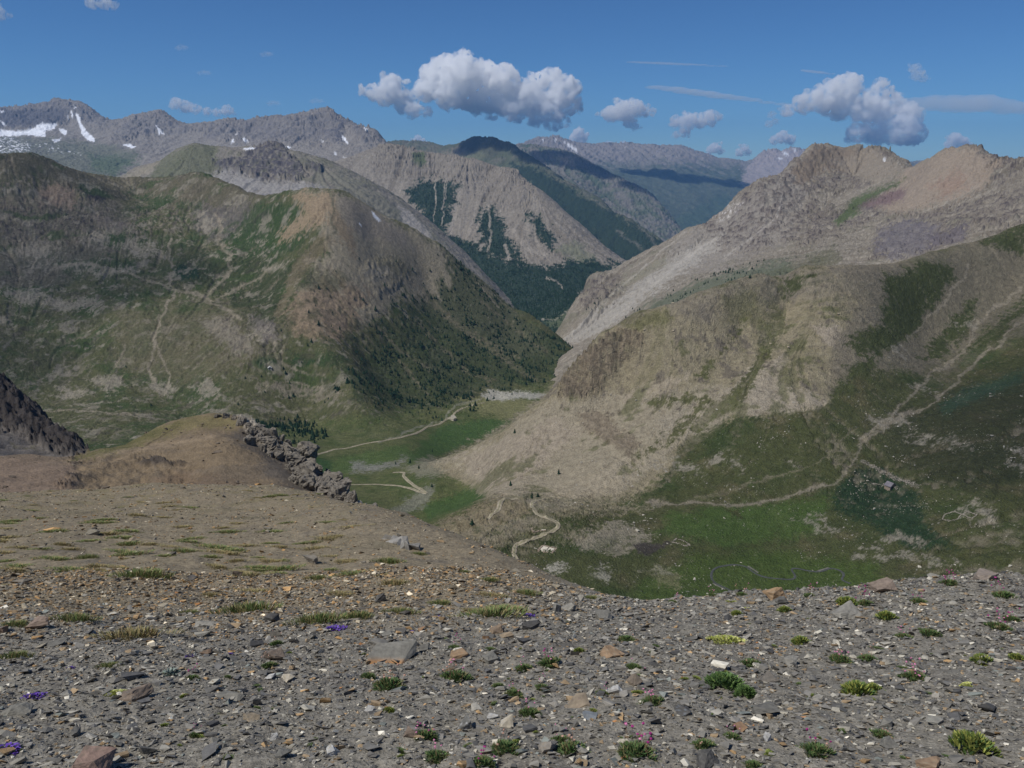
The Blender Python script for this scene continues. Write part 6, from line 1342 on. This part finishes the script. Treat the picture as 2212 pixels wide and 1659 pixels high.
def cloud(blobs, label, Y=30000, dens=.0045, puff=.29, vox=None, pos=None, sx=1.0, sz=.85, depth=1.0, thin=False, group='clouds over the far ranges'):
    """round heaps run together into one skin, then billowed"""
    Vs, Fs, b = [], [], 0
    cs = []
    if pos is None and not thin:
        extra = []
        for (u, v_, r) in blobs:
            for _ in range(3):
                a_ = random.uniform(0, 6.283); f_ = random.uniform(.75, 1.25)
                extra.append((u+math.cos(a_)*r*f_*1.25, v_+math.sin(a_)*r*f_*.8, r*random.uniform(.16, .42)))
        blobs = list(blobs)+extra
    for (u, v_, r) in blobs:
        c = at(u, v_, Y) if pos is None else Vector(pos)+Vector((u, v_, 0))
        R = r*(Y/1.04)/FF if pos is None else r
        c = c+Vector((0, random.uniform(-.5, .5)*R, 0)); cs.append((c, R))
    mid = sum((c for c, _ in cs), Vector())/len(cs); rm = sorted(R for _, R in cs)[-max(1, len(cs)//5)]*.9
    for c, R in cs:
        BV, BF = ball(1, 16, 10)
        Vs.append(BV*(R*sx, R*depth, R*sz)+np.array(c-mid)); Fs.append(BF+b); b += len(BV)
    tmp = mesh_obj('tmp', np.concatenate(Vs), np.concatenate(Fs), None)
    md = tmp.modifiers.new('r', 'REMESH'); md.mode = 'VOXEL'; md.voxel_size = vox or rm/13
    dg = bpy.context.evaluated_depsgraph_get()
    me = bpy.data.meshes.new_from_object(tmp.evaluated_get(dg))
    bpy.data.objects.remove(tmp)
    me.name = 'cloud'
    n = len(me.vertices); co = np.zeros(n*3, np.float32); me.vertices.foreach_get('co', co); co = co.reshape(-1, 3)
    no = np.array([vv.normal[:] for vv in me.vertices])
    disp = np.empty(n, np.float32)
    k = 1/(rm*1.1)
    for i in range(n):
        q = Vector(co[i])*k + Vector((mid.x*.001, 0, 3.1))
        disp[i] = 1.3*(.55-abs(mn.noise(q)))+.55*(.5-abs(mn.noise(q*2.3)))+.45*(.5-abs(mn.noise(q*5.1)))+.3*(.5-abs(mn.noise(q*10.7)))-.62
    co = co+no*(disp*rm*puff*1.75)[:, None]
    me.vertices.foreach_set('co', co.ravel()); me.update()
    me.materials.clear(); me.materials.append(cloud_mat('cloud_vapour', dens, billow=rm*.75 if pos is None and not thin else 0))
    o = bpy.data.objects.new('cloud', me); COL.objects.link(o); o.location = mid
    tag(o, label, 'cloud', group)
    return o
D0 = .0042
cloud([(940, 165, 34), (965, 150, 34), (1000, 165, 44), (1050, 170, 40), (1090, 175, 36), (920, 195, 26), (975, 200, 38), (1030, 208, 42), (1090, 210, 44), (1140, 210, 40), (1190, 180, 36), (1225, 190, 30), (1205, 215, 40), (1165, 235, 34), (1195, 258, 24), (1240, 220, 18), (1110, 238, 26), (1060, 232, 24)], 'largest heaped cloud, broad with a flat grey base', dens=D0)
cloud([(845, 182, 24), (832, 205, 26), (858, 205, 26), (870, 225, 22), (895, 238, 18), (920, 241, 12), (808, 200, 18), (785, 196, 11)], 'smaller heaped cloud hugging the end of the largest one', dens=D0)
cloud([(1322, 246, 20), (1348, 240, 26), (1372, 232, 20), (1392, 240, 14), (1410, 240, 8), (1362, 262, 16), (1372, 274, 9), (1305, 245, 9)], 'wedge-shaped cloud between the largest one and a small twin', dens=D0)
cloud([(1462, 262, 15), (1485, 262, 20), (1512, 262, 17), (1534, 254, 18), (1552, 252, 10), (1478, 284, 13), (1460, 290, 8)], 'small tattered cloud above the gorge', dens=D0)
cloud([(1740, 222, 24), (1770, 216, 30), (1800, 205, 32), (1828, 190, 34), (1820, 225, 36), (1860, 232, 36), (1896, 205, 24), (1905, 182, 14), (1900, 240, 36), (1935, 228, 30), (1960, 250, 34), (1940, 280, 36), (1975, 290, 26), (1895, 285, 32), (1850, 285, 24), (1700, 240, 14)], 'towering grey cloud rising behind the flat-topped massif', dens=D0*.7, Y=31000, puff=.27)
cloud([(1668, 248, 9), (1662, 268, 9), (1674, 262, 7)], 'ragged grey wisp beside the towering cloud', dens=D0*.5)
cloud([(382, 224, 14), (400, 230, 15), (425, 236, 12), (448, 241, 10), (470, 243, 9), (490, 238, 13)], 'long slim cloud over the snow-streaked summits', dens=D0*.8)
cloud([(1250, 288, 13), (1240, 298, 10), (1258, 299, 12)], 'little bright puff just over the distant snowy peak', dens=D0*1.6, Y=37000)
cloud([(902, 299, 9), (913, 304, 7), (896, 305, 6)], 'tiny puff low beside the dark rounded mountain', dens=D0*1.4, Y=37000)
cloud([(1690, 296, 15), (1676, 302, 11), (1706, 303, 12)], 'puff over the far summit next to the flat-topped massif', dens=D0, Y=37000)
cloud([(2062, 300, 14), (2076, 306, 13), (2054, 312, 12), (2090, 314, 9)], 'white puff half hidden behind the tan peak', dens=D0*1.2, Y=37000)
cloud([(1546, 319, 12), (1534, 325, 9), (1556, 326, 8)], 'white puff low on the far skyline above the valley', dens=D0*1.4, Y=37000)
cloud([(1608, 320, 10), (1598, 330, 9), (1616, 330, 8)], 'white puff low on the far skyline nearer the massif', dens=D0*1.4, Y=37000)
cloud([(1313, 310, 7), (1344, 310, 7), (1330, 314, 7)], 'faint puffs run together on the far skyline', dens=D0*1.2, Y=37000)
cloud([(1978, 148, 12), (1985, 160, 14), (1996, 168, 10), (1975, 166, 8)], 'small brownish wisp high above the towering cloud', dens=D0*.35)
cloud([(196, 4, 14), (222, 6, 14), (246, 12, 10)], 'pale cloud cut by the top border of the picture', dens=D0*.35)
cloud([(-2, 30, 14), (-10, 20, 14)], 'pale cloud cut by the corner of the picture', dens=D0*.35)
for u, v_, lab in ((392, 102, 'faint grey fleck highest over the snowy summits'), (440, 156, 'faint grey fleck above the long slim cloud'), (575, 116, 'faint grey fleck in the open blue'), (590, 222, 'faint dark fleck above the saddle of the summits'), (683, 217, 'faint dark fleck over the blunt summit')):
    cloud([(u-8, v_+2, 5), (u, v_, 6), (u+9, v_+1, 5)], lab, dens=D0*.25, sx=1.4)
# thin high veils
def veil(p0, p1, th, label, dens, Y=42000):
    n = 9; bl = []
    for k in range(n):
        t = k/(n-1); bl.append((p0[0]+(p1[0]-p0[0])*t, p0[1]+(p1[1]-p0[1])*t+random.uniform(-.15, .15)*th, th*(.55+.45*math.sin(math.pi*min(1, t+.15)))))
    L = math.hypot(p1[0]-p0[0], p1[1]-p0[1])/(n-1)
    return cloud(bl, label, Y=Y, dens=dens, puff=.12, sx=max(1.6, L/th*1.1), sz=.7, depth=1.2, thin=True, group='thin high streaks', vox=th*Y/FF/5)
veil((1975, 222), (2290, 232), 26, 'broad pale veil of high cloud beside the towering cloud', .0007)
veil((1420, 188), (1690, 226), 8, 'long faint streak of high cloud slanting to the towering cloud', .0018)
veil((1370, 134), (1560, 143), 3.5, 'thin short streak high over the gorge', .0024)
veil((1735, 152), (1800, 160), 4, 'thin short streak above the towering cloud', .0024)
# clouds overhead, above the frame, whose shadows lie on the land; the two thin ones are added only to dim
def shade(u, v_, Y, H, blobs, dens, lab):
    p = at(u, v_, Y); t = (H-p.z)/sd_.z; q = p+sd_*t
    return cloud(blobs, lab, pos=(q.x, q.y, q.z), dens=dens, sz=.3, sx=1.0, depth=1.0, puff=.2, group='clouds overhead')
sd_ = Vector((math.sin(SUN_AZ)*math.cos(SUN_EL), math.cos(SUN_AZ)*math.cos(SUN_EL), math.sin(SUN_EL)))
shade(1070, 312, 7500, 2700, [(-120, 0, 300), (150, -150, 330), (420, -500, 280), (640, -900, 240)], .012, 'cloud overhead shading the dark rounded mountain')
shade(1330, 395, 9000, 3000, [(-500, 300, 300), (-100, 0, 330), (300, -300, 280)], .010, 'cloud overhead shading the long rocky ridge')
shade(1410, 372, 12800, 3600, [(-250, 0, 240), (150, 50, 280), (450, 0, 220)], .012, 'cloud overhead shading the green far slope')
shade(1560, 385, 13000, 3600, [(-300, 0, 260), (150, 80, 300)], .010, 'cloud overhead shading the far slope by the massif')
shade(-60, 560, 1300, 1500, [(-250, -100, 260), (0, 0, 240), (-100, 300, 260), (-350, 300, 300), (0, -280, 220), (140, 60, 200)], .0034, 'added unseen thin cloud dimming the pasture basin')  # invented blocker out of view, put in to darken the left-hand ground
shade(2150, 930, 520, 1300, [(60, -40, 130), (160, 60, 160), (120, -150, 130)], .0035, 'added unseen thin cloud dimming the upper gully')  # second invented blocker out of view, darkens the right-hand corner
print('clouds', time.time()-T0)
# ================================================================ LIGHT, AIR, CAMERA
sd_ = Vector((math.sin(SUN_AZ)*math.cos(SUN_EL), math.cos(SUN_AZ)*math.cos(SUN_EL), math.sin(SUN_EL)))
w = bpy.data.worlds.new('World'); SC.world = w; w.use_nodes = True
nt = w.node_tree; bg = nt.nodes['Background']
sky = nt.nodes.new('ShaderNodeTexSky'); sky.sky_type = 'NISHITA'; sky.sun_disc = False
sky.sun_elevation = SUN_EL; sky.sun_rotation = SUN_AZ; sky.altitude = 2700; sky.air_density = 1.0; sky.dust_density = 0; sky.ozone_density = 6
tint = nt.nodes.new('ShaderNodeMix'); tint.data_type = 'RGBA'; tint.blend_type = 'MULTIPLY'; tint.inputs['Factor'].default_value = 1
nt.links.new(sky.outputs[0], tint.inputs['A']); tint.inputs['B'].default_value = (.54, .82, 1.06, 1)       # deep high-altitude blue
nt.links.new(tint.outputs['Result'], bg.inputs[0]); bg.inputs[1].default_value = .085
sl = bpy.data.lights.new('sun', 'SUN'); sl.energy = 4.2; sl.angle = math.radians(.53); sl.color = (1, .968, .92)
so = bpy.data.objects.new('sun', sl); COL.objects.link(so); so.rotation_euler = sd_.to_track_quat('Z', 'Y').to_euler()
so.location = (0, 0, 900)

def closed_box(name, lo, hi):
    (x0, y0, z0), (x1, y1, z1) = lo, hi
    V = [(x0,y0,z0),(x1,y0,z0),(x1,y1,z0),(x0,y1,z0),(x0,y0,z1),(x1,y0,z1),(x1,y1,z1),(x0,y1,z1)]
    F = [(0,3,2,1),(4,5,6,7),(0,1,5,4),(1,2,6,5),(2,3,7,6),(3,0,4,7)]
    return mesh_obj(name, V, F, None)
hz = closed_box('haze', (-16600, -260, -1010), (16600, 21600, 800)); hz['kind'] = 'stuff'; hz['label'] = 'thin blue summer haze filling the valleys'
hm = bpy.data.materials.new('haze_air'); hm.use_nodes = True; n = hm.node_tree; n.nodes.clear()
o_ = n.nodes.new('ShaderNodeOutputMaterial'); pv = n.nodes.new('ShaderNodeVolumePrincipled')
pv.inputs['Color'].default_value = (.26, .54, 1, 1); pv.inputs['Density'].default_value = HAZE; pv.inputs['Anisotropy'].default_value = .1
n.links.new(pv.outputs[0], o_.inputs['Volume']); hz.data.materials.append(hm)

cam = bpy.data.cameras.new('camera'); co = bpy.data.objects.new('camera', cam); COL.objects.link(co)
cam.sensor_width = 36; cam.lens = FF/FW*36; cam.clip_start = .05; cam.clip_end = 90000
co.rotation_euler = (math.radians(90)-PITCH, 0, 0); SC.camera = co
SC.view_settings.view_transform = 'Standard'; SC.view_settings.look = 'None'; SC.view_settings.gamma = 1; SC.view_settings.exposure = EXPO
SC.cycles.max_bounces = 40; SC.cycles.diffuse_bounces = 2; SC.cycles.volume_bounces = 40; SC.cycles.transparent_max_bounces = 8
SC.cycles.use_denoising = True; SC.cycles.volume_step_rate = .6
print('objects', len(SC.objects), 'script', time.time()-T0)
